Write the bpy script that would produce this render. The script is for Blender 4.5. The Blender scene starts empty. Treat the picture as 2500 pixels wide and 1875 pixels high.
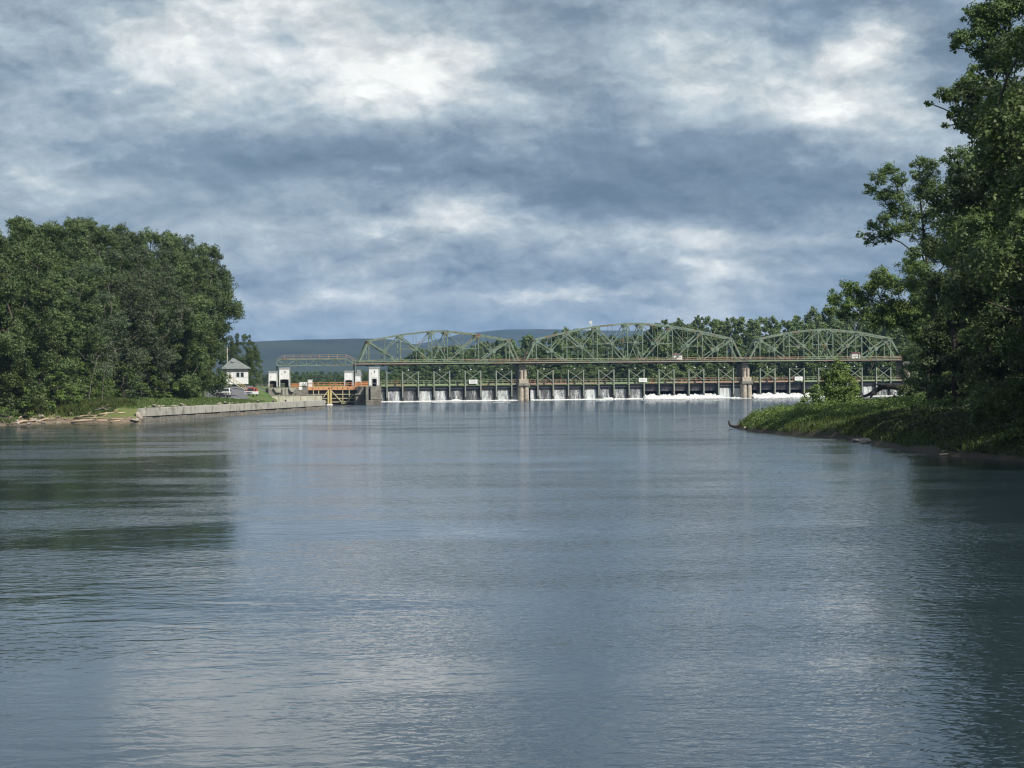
import bpy, math, random
import numpy as np
from mathutils import Vector, Matrix

R = math.radians
SC = bpy.context.scene
COL = SC.collection

# ------------------------------------------------------------------ camera
F = 5561.0            # focal length in photo pixels (2500 wide): a 3x phone lens
H0 = 4.5              # eye height above the lower river
ROLL = 0.010
cam_d = bpy.data.cameras.new('camera')
cam = bpy.data.objects.new('camera', cam_d); COL.objects.link(cam)
cam_d.sensor_width = 36.0
cam_d.lens = F / 2500.0 * 36.0
cam_d.clip_start = 0.5
cam_d.clip_end = 40000.0
cam.location = (0, 0, H0)
cam.rotation_euler = (Matrix.Rotation(R(90) + 2.5 / F, 4, 'X') @ Matrix.Rotation(-ROLL, 4, 'Z')).to_euler()
SC.camera = cam

# ------------------------------------------------------------------ light, sky, exposure
SUN_EL, SUN_AZ = 46.0, 132.0     # azimuth clockwise from the view axis (+Y)
to_sun = Vector((math.sin(R(SUN_AZ)) * math.cos(R(SUN_EL)), math.cos(R(SUN_AZ)) * math.cos(R(SUN_EL)), math.sin(R(SUN_EL))))
sun_d = bpy.data.lights.new('sun', 'SUN'); sun_d.energy = 4.8; sun_d.angle = R(0.53); sun_d.color = (1.0, 0.95, 0.86)
sun = bpy.data.objects.new('sun', sun_d); COL.objects.link(sun)
sun.rotation_euler = (-to_sun).to_track_quat('-Z', 'Y').to_euler()
sun.location = (60, -40, 120)

SC.view_settings.view_transform = 'Standard'
SC.view_settings.look = 'None'
SC.view_settings.exposure = 0.2
SC.view_settings.gamma = 1.0
SC.view_settings.use_curve_mapping = False
cy = SC.cycles
cy.use_denoising = True
cy.max_bounces = 6; cy.diffuse_bounces = 2; cy.glossy_bounces = 3; cy.transmission_bounces = 3
cy.transparent_max_bounces = 8; cy.volume_bounces = 0
cy.sample_clamp_indirect = 6.0
cy.use_adaptive_sampling = True
cy.adaptive_threshold = 0.015
cy.pixel_filter_type = 'BLACKMAN_HARRIS'; cy.filter_width = 1.25


class NT:
    """small helper for node trees"""
    def __init__(s, tree): s.t = tree; s.n = tree.nodes; s.l = tree.links
    def new(s, typ, **kw):
        n = s.n.new(typ)
        for k, v in kw.items(): setattr(n, k, v)
        return n
    def put(s, sock, v):
        if isinstance(v, bpy.types.NodeSocket): s.l.new(v, sock)
        elif v is not None: sock.default_value = v
    def math(s, op, a, b=None, c=None, clamp=False):
        n = s.new('ShaderNodeMath', operation=op); n.use_clamp = clamp
        s.put(n.inputs[0], a)
        if b is not None: s.put(n.inputs[1], b)
        if c is not None: s.put(n.inputs[2], c)
        return n.outputs[0]
    def vmath(s, op, a, b=None, scale=None):
        n = s.new('ShaderNodeVectorMath', operation=op); s.put(n.inputs[0], a)
        if b is not None: s.put(n.inputs[1], b)
        if scale is not None: s.put(n.inputs['Scale'], scale)
        return n.outputs['Value'] if op in ('LENGTH', 'DOT_PRODUCT') else n.outputs[0]
    def xyz(s, x, y, z):
        n = s.new('ShaderNodeCombineXYZ')
        for i, v in enumerate((x, y, z)): s.put(n.inputs[i], v)
        return n.outputs[0]
    def sep(s, v):
        n = s.new('ShaderNodeSeparateXYZ'); s.put(n.inputs[0], v); return n.outputs
    def noise(s, vec, scale, detail=4.0, rough=0.5, dist=0.0, out='Fac'):
        n = s.new('ShaderNodeTexNoise'); s.put(n.inputs['Vector'], vec)
        n.inputs['Scale'].default_value = scale; n.inputs['Detail'].default_value = detail
        n.inputs['Roughness'].default_value = rough; n.inputs['Distortion'].default_value = dist
        return n.outputs[out]
    def ramp(s, fac, stops, interp='LINEAR'):
        n = s.new('ShaderNodeValToRGB'); s.put(n.inputs[0], fac); cr = n.color_ramp; cr.interpolation = interp
        while len(cr.elements) < len(stops): cr.elements.new(0.5)
        for e, (p, c) in zip(cr.elements, stops): e.position = p; e.color = (c[0], c[1], c[2], 1.0)
        return n.outputs[0]
    def maprange(s, v, a, b, c, d, clamp=True):
        n = s.new('ShaderNodeMapRange'); n.clamp = clamp; s.put(n.inputs[0], v)
        for i, q in enumerate((a, b, c, d)): n.inputs[i + 1].default_value = q
        return n.outputs[0]
    def mix(s, fac, a, b):
        n = s.new('ShaderNodeMix', data_type='RGBA'); s.put(n.inputs[0], fac)
        for sock, v in ((n.inputs[6], a), (n.inputs[7], b)):
            if isinstance(v, bpy.types.NodeSocket): s.l.new(v, sock)
            else: sock.default_value = (v[0], v[1], v[2], 1.0)
        return n.outputs[2]


def build_world():
    w = bpy.data.worlds.new('World'); SC.world = w; w.use_nodes = True
    T = NT(w.node_tree); T.n.clear()
    out = T.new('ShaderNodeOutputWorld'); bg = T.new('ShaderNodeBackground')
    T.l.new(bg.outputs[0], out.inputs[0])
    STR = 0.10
    bg.inputs['Strength'].default_value = STR
    sky = T.new('ShaderNodeTexSky'); sky.sky_type = 'NISHITA'; sky.sun_disc = False
    sky.sun_elevation = R(SUN_EL); sky.sun_rotation = R(SUN_AZ)
    sky.air_density = 1.0; sky.dust_density = 0.6; sky.ozone_density = 1.5
    d = T.vmath('NORMALIZE', T.new('ShaderNodeTexCoord').outputs['Generated'])
    x, y, z = T.sep(d)
    zc = T.math('MAXIMUM', z, 0.0)
    den = T.math('ADD', zc, 0.38)
    P = T.xyz(T.math('DIVIDE', x, den), T.math('DIVIDE', y, den), T.math('MULTIPLY', zc, 1.5))
    wv = T.vmath('SUBTRACT', T.noise(P, 9.0, 6.0, 0.60, 0.0, 'Color'), (0.5, 0.5, 0.5))
    wx_, wy_, wz_ = T.sep(wv)
    # the particular banks of cloud over the dam, in azimuth (tan) and elevation (sin)
    ysafe = T.math('MAXIMUM', y, 0.05)
    u = T.math('ADD', T.math('DIVIDE', x, ysafe), T.math('MULTIPLY', wx_, 0.07))
    v = T.math('ADD', z, T.math('MULTIPLY', wy_, 0.035))
    front = T.math('GREATER_THAN', y, 0.1)
    blobs = [  # photo px, py, sigma x, sigma y, amount (light > 0, thick dark < 0)
        (500, 140, 170, 60, .26), (810, 60, 100, 70, .30), (1075, 200, 150, 75, .28), (470, 262, 230, 48, .18),
        (150, 440, 150, 48, .30), (1130, 500, 100, 45, .34), (2124, 122, 70, 60, .44), (1690, 170, 170, 50, .20),
        (1930, 285, 230, 50, .24), (1400, 722, 190, 16, .26), (735, 745, 150, 24, .22), (980, 560, 330, 20, .18),
        (1690, 585, 280, 26, .18), (1760, 660, 160, 14, .16), (2250, 300, 120, 60, .12),
        (650, 385, 380, 40, -.30), (1400, 470, 270, 45, -.28), (80, 250, 170, 60, -.20), (1390, 250, 170, 60, -.20),
        (1930, 470, 220, 38, -.22), (1050, 665, 420, 24, -.18), (1500, 360, 400, 35, -.16), (760, 95, 55, 22, -.22),
        (1900, 60, 120, 50, -.12), (2050, 380, 150, 28, -.10),
    ]
    acc = None
    for bx_, by_, sx, sy, am in blobs:
        uu = (bx_ - 1250) / F; vv = (940 - ROLL * (bx_ - 1250) - by_) / F
        a = T.math('MULTIPLY', T.math('SUBTRACT', u, uu), F / sx)
        b = T.math('MULTIPLY', T.math('SUBTRACT', v, vv), F / sy)
        q = T.math('ADD', T.math('MULTIPLY', a, a), T.math('MULTIPLY', b, b))
        e = T.math('MULTIPLY', T.math('EXPONENT', T.math('MULTIPLY', q, -0.5)), am)
        acc = e if acc is None else T.math('ADD', acc, e)
    acc = T.math('MULTIPLY', acc, front)

    Pd = T.vmath('MULTIPLY', d, (1.0, 1.0, 1.75))
    Pd = T.vmath('ADD', Pd, T.vmath('SCALE', wv, scale=0.022))

    def puffs(vec, vd, sc):
        """rounded heaps: billowed noise over a broad swell"""
        n = T.noise(vec, sc, 3.0, 0.5)
        f = T.noise(vd, 9.0, 11.0, 0.59)
        sw = T.maprange(f, 0.30, 0.70, 0.0, 1.0); sw = T.math('SMOOTH_MIN', sw, 0.72, 0.25)
        return T.math('ADD', T.math('MULTIPLY', n, 0.62), T.math('MULTIPLY', sw, 0.46))
    Pw = T.vmath('ADD', P, T.vmath('SCALE', wv, scale=0.07))
    D0 = puffs(Pw, Pd, SKY_SC)
    D1 = puffs(T.vmath('ADD', Pw, (0.014, -0.034, 0.02)), T.vmath('ADD', Pd, (0.005, 0.0, 0.014)), SKY_SC)
    relief = T.math('SUBTRACT', D0, D1)
    fine0 = T.noise(Pd, 30.0, 8.0, 0.58); fine1 = T.noise(T.vmath('ADD', Pd, (0.002, 0.0, 0.006)), 30.0, 8.0, 0.58)
    relief = T.math('ADD', relief, T.math('MULTIPLY', T.math('SUBTRACT', fine0, fine1), 0.45))
    thick = T.math('SUBTRACT', T.math('ADD', T.math('MULTIPLY', T.math('SUBTRACT', D0, 0.52), 1.15), 0.55), T.math('MULTIPLY', T.math('MAXIMUM', acc, T.math('MULTIPLY', acc, 0.60)), 1.15))                       # optical depth of the deck
    thick = T.math('SUBTRACT', thick, T.math('MULTIPLY', relief, 1.5))
    col = T.ramp(thick, [(0.06, (0.86, 0.87, 0.84)), (0.26, (0.60, 0.64, 0.65)), (0.42, (0.405, 0.475, 0.52)), (0.58, (0.290, 0.362, 0.428)), (0.74, (0.190, 0.258, 0.330)), (0.95, (0.134, 0.195, 0.26))])
    lit = T.maprange(relief, -0.12, 0.14, 0.94, 1.08)
    n_f = T.maprange(T.noise(Pw, 30.0, 6.0, 0.6), 0.3, 0.7, 0.94, 1.06)
    col = T.vmath('SCALE', col, scale=T.math('MULTIPLY', lit, n_f))
    # distance pales and evens the deck toward the horizon
    far = T.maprange(zc, 0.0, 0.05, 0.30, 0.0)
    col = T.mix(far, col, (0.25, 0.345, 0.45))
    colb = T.vmath('SCALE', col, scale=1.0 / STR)
    gapn = T.noise(T.vmath('ADD', P, (7.3, 2.1, 0.0)), 3.0, 6.0, 0.55)
    gap = T.math('MULTIPLY', T.maprange(gapn, 0.52, 0.64, 0.0, 0.85), T.maprange(zc, 0.11, 0.34, 0.12, 1.0))
    fin = T.mix(gap, colb, T.vmath('SCALE', sky.outputs[0], scale=0.85))
    T.l.new(fin, bg.inputs['Color'])


SKY_SC = 4.0
build_world()

# ------------------------------------------------------------------ helpers
SQB = math.sqrt(1 + 0.22 ** 2)
YAW = math.atan(0.22)
E1 = Vector((math.cos(YAW), math.sin(YAW), 0)); E2 = Vector((-math.sin(YAW), math.cos(YAW), 0))


def hor(px): return 940.0 - ROLL * (px - 1250.0)
def wx(px, d): return (px - 1250.0) / F * d
def wz(px, py, d): return H0 + d * (hor(px) - py) / F
def at(px, py, d): return Vector((wx(px, d), d, wz(px, py, d)))
def bd(px): return 661.5 / (1 - 0.22 * (px - 1250.0) / F)      # depth of the bridge line under a photo column
def s_of(px): return bd(px) * (px - 1250.0) / F * SQB           # metres along the bridge


def tag(o, label=None, cat=None, group=None, kind=None):
    if label: o['label'] = label
    if cat: o['category'] = cat
    if group: o['group'] = group
    if kind: o['kind'] = kind
    return o


def empty(name, loc, rz=0.0, label=None, cat=None, group=None):
    o = bpy.data.objects.new(name, None); COL.objects.link(o)
    o.empty_display_size = 0.5
    o.location = loc; o.rotation_euler = (0, 0, rz)
    return tag(o, label, cat, group)


class MB:
    def __init__(s): s.v = []; s.f = []
    def add(s, vs, fs):
        b = len(s.v); s.v.extend([tuple(p) for p in vs]); s.f.extend([tuple(i + b for i in q) for q in fs]); return s
    def box(s, x0, x1, y0, y1, z0, z1):
        return s.add([(x0, y0, z0), (x1, y0, z0), (x1, y1, z0), (x0, y1, z0), (x0, y0, z1), (x1, y0, z1), (x1, y1, z1), (x0, y1, z1)],
                     [(0, 3, 2, 1), (4, 5, 6, 7), (0, 1, 5, 4), (1, 2, 6, 5), (2, 3, 7, 6), (3, 0, 4, 7)])
    def cbox(s, x0, x1, y0, y1, z0, z1, b=0.03):
        """box with bevelled vertical and top edges"""
        xs = [(x0 + b, y0), (x1 - b, y0), (x1, y0 + b), (x1, y1 - b), (x1 - b, y1), (x0 + b, y1), (x0, y1 - b), (x0, y0 + b)]
        cx, cy_ = (x0 + x1) / 2, (y0 + y1) / 2
        ins = [(x + (b if x < cx else -b) * .8, y + (b if y < cy_ else -b) * .8) for x, y in xs]
        vs = [(x, y, z0) for x, y in xs] + [(x, y, z1 - b) for x, y in xs] + [(x, y, z1) for x, y in ins]
        fs = [tuple(range(7, -1, -1)), tuple(range(16, 24))]
        for k in range(8):
            j = (k + 1) % 8
            fs += [(k, j, 8 + j, 8 + k), (8 + k, 8 + j, 16 + j, 16 + k)]
        return s.add(vs, fs)
    def beam(s, p, q, w, h, up=(0, 1, 0)):
        p, q = Vector(p), Vector(q); d = (q - p).normalized(); up = Vector(up)
        a = d.cross(up)
        if a.length < 1e-4: a = d.cross(Vector((1, 0, 0)))
        a.normalize(); b = a.cross(d).normalized()
        vs = [c + a * (w / 2 * i) + b * (h / 2 * j) for c in (p, q) for i, j in ((-1, -1), (1, -1), (1, 1), (-1, 1))]
        return s.add(vs, [(0, 1, 2, 3), (7, 6, 5, 4), (0, 4, 5, 1), (1, 5, 6, 2), (2, 6, 7, 3), (3, 7, 4, 0)])
    def tube(s, pts, rad, n=6, cap=True):
        pts = [Vector(p) for p in pts]
        if not hasattr(rad, '__len__'): rad = [rad] * len(pts)
        rings = []
        ref = Vector((0.31, 0.17, 0.93))
        for i, p in enumerate(pts):
            d = (pts[min(i + 1, len(pts) - 1)] - pts[max(i - 1, 0)]).normalized()
            a = d.cross(ref)
            if a.length < 0.05: a = d.cross(Vector((1, 0, 0)))
            a.normalize(); b = d.cross(a)
            rings.append([p + (a * math.cos(2 * math.pi * k / n) + b * math.sin(2 * math.pi * k / n)) * rad[i] for k in range(n)])
        vs = [v for r in rings for v in r]; fs = []
        for i in range(len(pts) - 1):
            for k in range(n):
                j = (k + 1) % n
                fs.append((i * n + k, i * n + j, (i + 1) * n + j, (i + 1) * n + k))
        if cap: fs += [tuple(range(n - 1, -1, -1)), tuple((len(pts) - 1) * n + k for k in range(n))]
        return s.add(vs, fs)
    def prism(s, poly, y0, y1):
        """polygon in x,z extruded along y"""
        n = len(poly)
        vs = [(x, y0, z) for x, z in poly] + [(x, y1, z) for x, z in poly]
        fs = [tuple(range(n)), tuple(range(2 * n - 1, n - 1, -1))]
        for k in range(n):
            j = (k + 1) % n
            fs.append((k, n + k, n + j, j))
        return s.add(vs, fs)
    def zprism(s, poly, z0, z1):
        n = len(poly)
        vs = [(x, y, z0) for x, y in poly] + [(x, y, z1) for x, y in poly]
        fs = [tuple(range(n - 1, -1, -1)), tuple(range(n, 2 * n))]
        for k in range(n):
            j = (k + 1) % n
            fs.append((k, j, n + j, n + k))
        return s.add(vs, fs)
    def mesh(s, name, mat, smooth=False):
        me = bpy.data.meshes.new(name); me.from_pydata(s.v, [], s.f); me.update()
        if mat: me.materials.append(mat)
        if smooth: me.polygons.foreach_set('use_smooth', [True] * len(me.polygons))
        return me
    def build(s, name, mat, parent=None, smooth=False, **kw):
        o = bpy.data.objects.new(name, s.mesh(name, mat, smooth)); COL.objects.link(o)
        if parent is not None: o.parent = parent
        return tag(o, **kw) if kw else o


def link(me, name, parent=None, loc=None, rz=None, sc=None):
    o = bpy.data.objects.new(name, me); COL.objects.link(o)
    if parent is not None: o.parent = parent
    if loc is not None: o.location = loc
    if rz is not None: o.rotation_euler = (0, 0, rz)
    if sc is not None: o.scale = sc if hasattr(sc, '__len__') else (sc, sc, sc)
    return o


def np_mesh(name, V, Fq, mat, smooth=False):
    """V (n,3), Fq (m,k) faces with equal vertex counts"""
    me = bpy.data.meshes.new(name); V = np.asarray(V, np.float32); Fq = np.asarray(Fq, np.int32)
    m, k = Fq.shape
    me.vertices.add(len(V)); me.vertices.foreach_set('co', V.ravel())
    me.loops.add(m * k); me.loops.foreach_set('vertex_index', Fq.ravel())
    me.polygons.add(m); me.polygons.foreach_set('loop_start', np.arange(0, m * k, k, dtype=np.int32))
    if smooth: me.polygons.foreach_set('use_smooth', np.ones(m, bool))
    me.update(calc_edges=True)
    if mat: me.materials.append(mat)
    return me


# ------------------------------------------------------------------ materials
MATS = {}


def pmat(name, c1, c2=None, scale=1.0, rough=0.8, lo=0.42, hi=0.58, detail=5.0, stretch=(1, 1, 1), c3=None, s3=0.3, t3=(0.55, 0.65), bump=0.0, bscale=8.0, metal=0.0, spec=0.5, local=False):
    m = bpy.data.materials.new(name); m.use_nodes = True; T = NT(m.node_tree)
    b = T.n['Principled BSDF']; b.inputs['Roughness'].default_value = rough; b.inputs['Metallic'].default_value = metal
    b.inputs['Specular IOR Level'].default_value = spec
    pos = T.new('ShaderNodeTexCoord').outputs['Object'] if local else T.new('ShaderNodeNewGeometry').outputs['Position']
    if c2 is None: b.inputs['Base Color'].default_value = (*c1, 1)
    else:
        p = T.vmath('MULTIPLY', pos, stretch)
        f = T.maprange(T.noise(p, scale, detail, 0.6), lo, hi, 0, 1)
        col = T.mix(f, c1, c2)
        if c3 is not None:
            g = T.maprange(T.noise(T.vmath('ADD', pos, (13.1, 5.7, 2.2)), s3, 5.0, 0.6), t3[0], t3[1], 0, 1)
            col = T.mix(g, col, c3)
        T.l.new(col, b.inputs['Base Color'])
    if bump:
        bn = T.new('ShaderNodeBump'); bn.inputs['Strength'].default_value = bump; bn.inputs['Distance'].default_value = 0.1
        T.put(bn.inputs['Height'], T.noise(pos, bscale, 5.0, 0.6)); T.l.new(bn.outputs[0], b.inputs['Normal'])
    MATS[name] = m
    return m


def leafmat(name, c1, c2, c3, trans=0.28, scale=0.35, rvar=0.36):
    m = bpy.data.materials.new(name); m.use_nodes = True; T = NT(m.node_tree)
    b = T.n['Principled BSDF']; out = T.n['Material Output']
    pos = T.new('ShaderNodeNewGeometry').outputs['Position']
    oi = T.new('ShaderNodeObjectInfo').outputs['Random']
    f = T.maprange(T.noise(pos, scale, 4.0, 0.65), 0.36, 0.64, 0, 1)
    f2 = T.maprange(T.noise(pos, 5.0, 2.0, 0.6), 0.3, 0.7, 0.72, 1.28, True)
    col = T.mix(f, c1, c2)
    col = T.mix(T.math('MULTIPLY', oi, 0.75), col, c3)
    hv = T.new('ShaderNodeHueSaturation'); T.put(hv.inputs['Color'], col)
    hv.inputs['Saturation'].default_value = 0.95
    T.put(hv.inputs['Value'], T.math('MULTIPLY', f2, T.math('ADD', 1.0 - rvar, T.math('MULTIPLY', T.math('FRACT', T.math('MULTIPLY', oi, 7.31)), 2 * rvar))))
    T.l.new(hv.outputs[0], b.inputs['Base Color'])
    b.inputs['Roughness'].default_value = 0.55; b.inputs['Specular IOR Level'].default_value = 0.35
    tr = T.new('ShaderNodeBsdfTranslucent')
    tcol = T.mix(0.5, hv.outputs[0], (0.10, 0.16, 0.02)); T.l.new(tcol, tr.inputs['Color'])
    mx = T.new('ShaderNodeMixShader'); mx.inputs[0].default_value = trans
    T.l.new(b.outputs[0], mx.inputs[1]); T.l.new(tr.outputs[0], mx.inputs[2]); T.l.new(mx.outputs[0], out.inputs['Surface'])
    MATS[name] = m
    return m


M = MATS
pmat('green_steel', (0.115, 0.165, 0.115), (0.185, 0.24, 0.175), 0.6, 0.6, c3=(0.19, 0.11, 0.07), s3=0.5, t3=(0.54, 0.66))
pmat('rail_steel', (0.34, 0.22, 0.16), (0.24, 0.31, 0.17), 0.05, 0.7, 0.44, 0.56, c3=(0.34, 0.17, 0.10), s3=0.12, t3=(0.56, 0.66))
pmat('rail_brown', (0.30, 0.21, 0.17), (0.23, 0.19, 0.15), 0.4, 0.75)
pmat('deck_steel', (0.30, 0.22, 0.18), (0.24, 0.30, 0.18), 0.045, 0.75, 0.44, 0.56, c3=(0.30, 0.13, 0.07), s3=0.1, t3=(0.6, 0.7))
pmat('pale_steel', (0.31, 0.32, 0.26), (0.22, 0.27, 0.22), 0.3, 0.65, c3=(0.26, 0.15, 0.09), s3=0.7, t3=(0.62, 0.72))
pmat('dark_steel', (0.022, 0.024, 0.028), (0.05, 0.045, 0.045), 0.7, 0.55, stretch=(1, 1, 0.3))
pmat('wet_steel', (0.045, 0.046, 0.054), (0.095, 0.086, 0.088), 0.5, 0.35, stretch=(1, 1, 0.25))
pmat('pier_concrete', (0.50, 0.44, 0.35), (0.34, 0.29, 0.235), 1.1, 0.9, 0.40, 0.60, c3=(0.17, 0.125, 0.10), s3=0.7, t3=(0.58, 0.70), bump=0.6, bscale=3.0)
pmat('wall_concrete', (0.43, 0.41, 0.35), (0.33, 0.315, 0.27), 1.0, 0.9, 0.40, 0.62, stretch=(1, 1, 0.18), c3=(0.19, 0.175, 0.145), s3=0.4, t3=(0.52, 0.68), bump=0.35, bscale=4.0)
pmat('old_concrete', (0.27, 0.25, 0.21), (0.19, 0.175, 0.15), 0.9, 0.92, c3=(0.11, 0.10, 0.085), s3=0.5, t3=(0.55, 0.66), bump=0.6, bscale=3.0)
pmat('stone_block', (0.23, 0.21, 0.175), (0.13, 0.12, 0.10), 1.6, 0.92, c3=(0.09, 0.085, 0.07), s3=0.8, t3=(0.56, 0.66), bump=0.8, bscale=4.0)
pmat('cream_concrete', (0.60, 0.57, 0.44), (0.47, 0.44, 0.33), 0.8, 0.9, stretch=(1, 1, 0.4), c3=(0.32, 0.30, 0.22), s3=0.6, t3=(0.6, 0.7), bump=0.4, bscale=4.0)
pmat('white_paint', (0.82, 0.82, 0.80), (0.72, 0.72, 0.69), 1.2, 0.6, stretch=(1, 1, 0.2), c3=(0.60, 0.58, 0.53), s3=0.9, t3=(0.62, 0.74))
pmat('grey_trim', (0.33, 0.34, 0.33), (0.26, 0.27, 0.27), 1.5, 0.7)
pmat('grey_siding', (0.40, 0.41, 0.38), (0.34, 0.35, 0.33), 1.5, 0.8)
pmat('shingle', (0.19, 0.205, 0.195), (0.145, 0.158, 0.15), 2.2, 0.85, stretch=(1, 1, 3))
pmat('black', (0.012, 0.012, 0.014), rough=0.6)
pmat('ink', (0.03, 0.03, 0.03), rough=0.7)
pmat('faded_ink', (0.30, 0.33, 0.34), rough=0.7)
pmat('glass', (0.02, 0.03, 0.032), rough=0.08)
pmat('orange_paint', (0.68, 0.28, 0.11), (0.56, 0.25, 0.12), 0.8, 0.6, c3=(0.42, 0.17, 0.08), s3=0.6, t3=(0.60, 0.70))
pmat('beam_paint', (0.74, 0.38, 0.17), (0.62, 0.30, 0.15), 0.35, 0.6, c3=(0.45, 0.20, 0.10), s3=0.9, t3=(0.64, 0.72))
pmat('yellow_paint', (0.66, 0.52, 0.20), (0.55, 0.43, 0.18), 0.9, 0.6, c3=(0.30, 0.20, 0.10), s3=0.9, t3=(0.62, 0.72))
pmat('cream_paint', (0.60, 0.53, 0.31), (0.50, 0.45, 0.28), 0.9, 0.65, c3=(0.30, 0.22, 0.13), s3=0.8, t3=(0.62, 0.72))
pmat('red_roof', (0.17, 0.07, 0.062), (0.13, 0.058, 0.052), 1.5, 0.7)
pmat('red_car', (0.42, 0.075, 0.06), rough=0.35)
pmat('white_car', (0.75, 0.75, 0.74), rough=0.3)
pmat('tyre', (0.02, 0.02, 0.02), rough=0.85)
pmat('chrome', (0.55, 0.55, 0.56), rough=0.3, metal=0.8)
pmat('trailer_dark', (0.035, 0.032, 0.038), (0.055, 0.045, 0.05), 3.0, 0.6)
pmat('asphalt', (0.14, 0.14, 0.145), (0.10, 0.10, 0.105), 0.6, 0.92, bump=0.3, bscale=6)
pmat('bark', (0.105, 0.085, 0.066), (0.055, 0.046, 0.038), 2.5, 0.92, stretch=(1, 1, 0.25), bump=0.6, bscale=10)
pmat('dark_bark', (0.045, 0.038, 0.032), (0.028, 0.024, 0.021), 2.5, 0.92, stretch=(1, 1, 0.25), bump=0.6, bscale=10)
pmat('driftwood', (0.52, 0.40, 0.28), (0.36, 0.28, 0.20), 1.2, 0.88, bump=0.4, bscale=6)
pmat('dead_wood', (0.21, 0.19, 0.16), (0.14, 0.125, 0.105), 1.2, 0.9)
pmat('rock', (0.42, 0.36, 0.29), (0.27, 0.235, 0.195), 1.3, 0.92, c3=(0.15, 0.13, 0.11), s3=1.1, t3=(0.55, 0.68), bump=0.6, bscale=6)
pmat('hill_wood', (0.010, 0.020, 0.014), (0.030, 0.044, 0.024), 0.006, 0.95, lo=.36, hi=.64, detail=9)
leafmat('leaf_oak', (0.067, 0.112, 0.031), (0.128, 0.174, 0.046), (0.094, 0.136, 0.055))
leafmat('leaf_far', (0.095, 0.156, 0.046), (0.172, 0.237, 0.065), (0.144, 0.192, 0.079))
leafmat('leaf_grey', (0.077, 0.116, 0.058), (0.119, 0.163, 0.081), (0.105, 0.132, 0.071))
leafmat('leaf_cotton', (0.058, 0.103, 0.029), (0.123, 0.181, 0.047), (0.086, 0.133, 0.040), 0.30)
leafmat('leaf_shade', (0.035, 0.053, 0.016), (0.061, 0.085, 0.025), (0.045, 0.067, 0.022), 0.22)  # darker leaf colours with the shade under the canopy put into them
leafmat('leaf_bright', (0.102, 0.181, 0.038), (0.181, 0.246, 0.055), (0.138, 0.210, 0.043), 0.32)
leafmat('leaf_shrub', (0.087, 0.158, 0.033), (0.166, 0.233, 0.050), (0.127, 0.180, 0.041), 0.30)
leafmat('blade_green', (0.054, 0.092, 0.019), (0.128, 0.135, 0.035), (0.077, 0.116, 0.023), 0.30, scale=0.16, rvar=0.05)
leafmat('blade_lawn', (0.085, 0.150, 0.034), (0.165, 0.190, 0.060), (0.10, 0.16, 0.04), 0.25, scale=0.10, rvar=0.05)


def ground_material():
    m = bpy.data.materials.new('ground'); m.use_nodes = True; T = NT(m.node_tree); b = T.n['Principled BSDF']
    pos = T.new('ShaderNodeNewGeometry').outputs['Position']
    z = T.sep(pos)[2]
    n1 = T.noise(pos, 0.12, 6, 0.6); n2 = T.noise(pos, 1.4, 5, 0.6)
    grass = T.mix(T.maprange(n1, .4, .62, 0, 1), (0.070, 0.120, 0.030), (0.130, 0.150, 0.050))
    mud = T.mix(T.maprange(n2, .4, .6, 0, 1), (0.135, 0.105, 0.075), (0.21, 0.165, 0.12))
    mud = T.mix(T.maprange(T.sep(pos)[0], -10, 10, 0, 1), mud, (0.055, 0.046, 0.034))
    k = T.maprange(T.math('ADD', z, T.math('MULTIPLY', T.math('SUBTRACT', n2, .5), 1.1)), 0.55, 0.85, 0, 1)
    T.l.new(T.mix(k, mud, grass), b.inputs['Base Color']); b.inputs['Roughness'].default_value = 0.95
    b.inputs['Specular IOR Level'].default_value = 0.2
    M['ground'] = m


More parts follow.
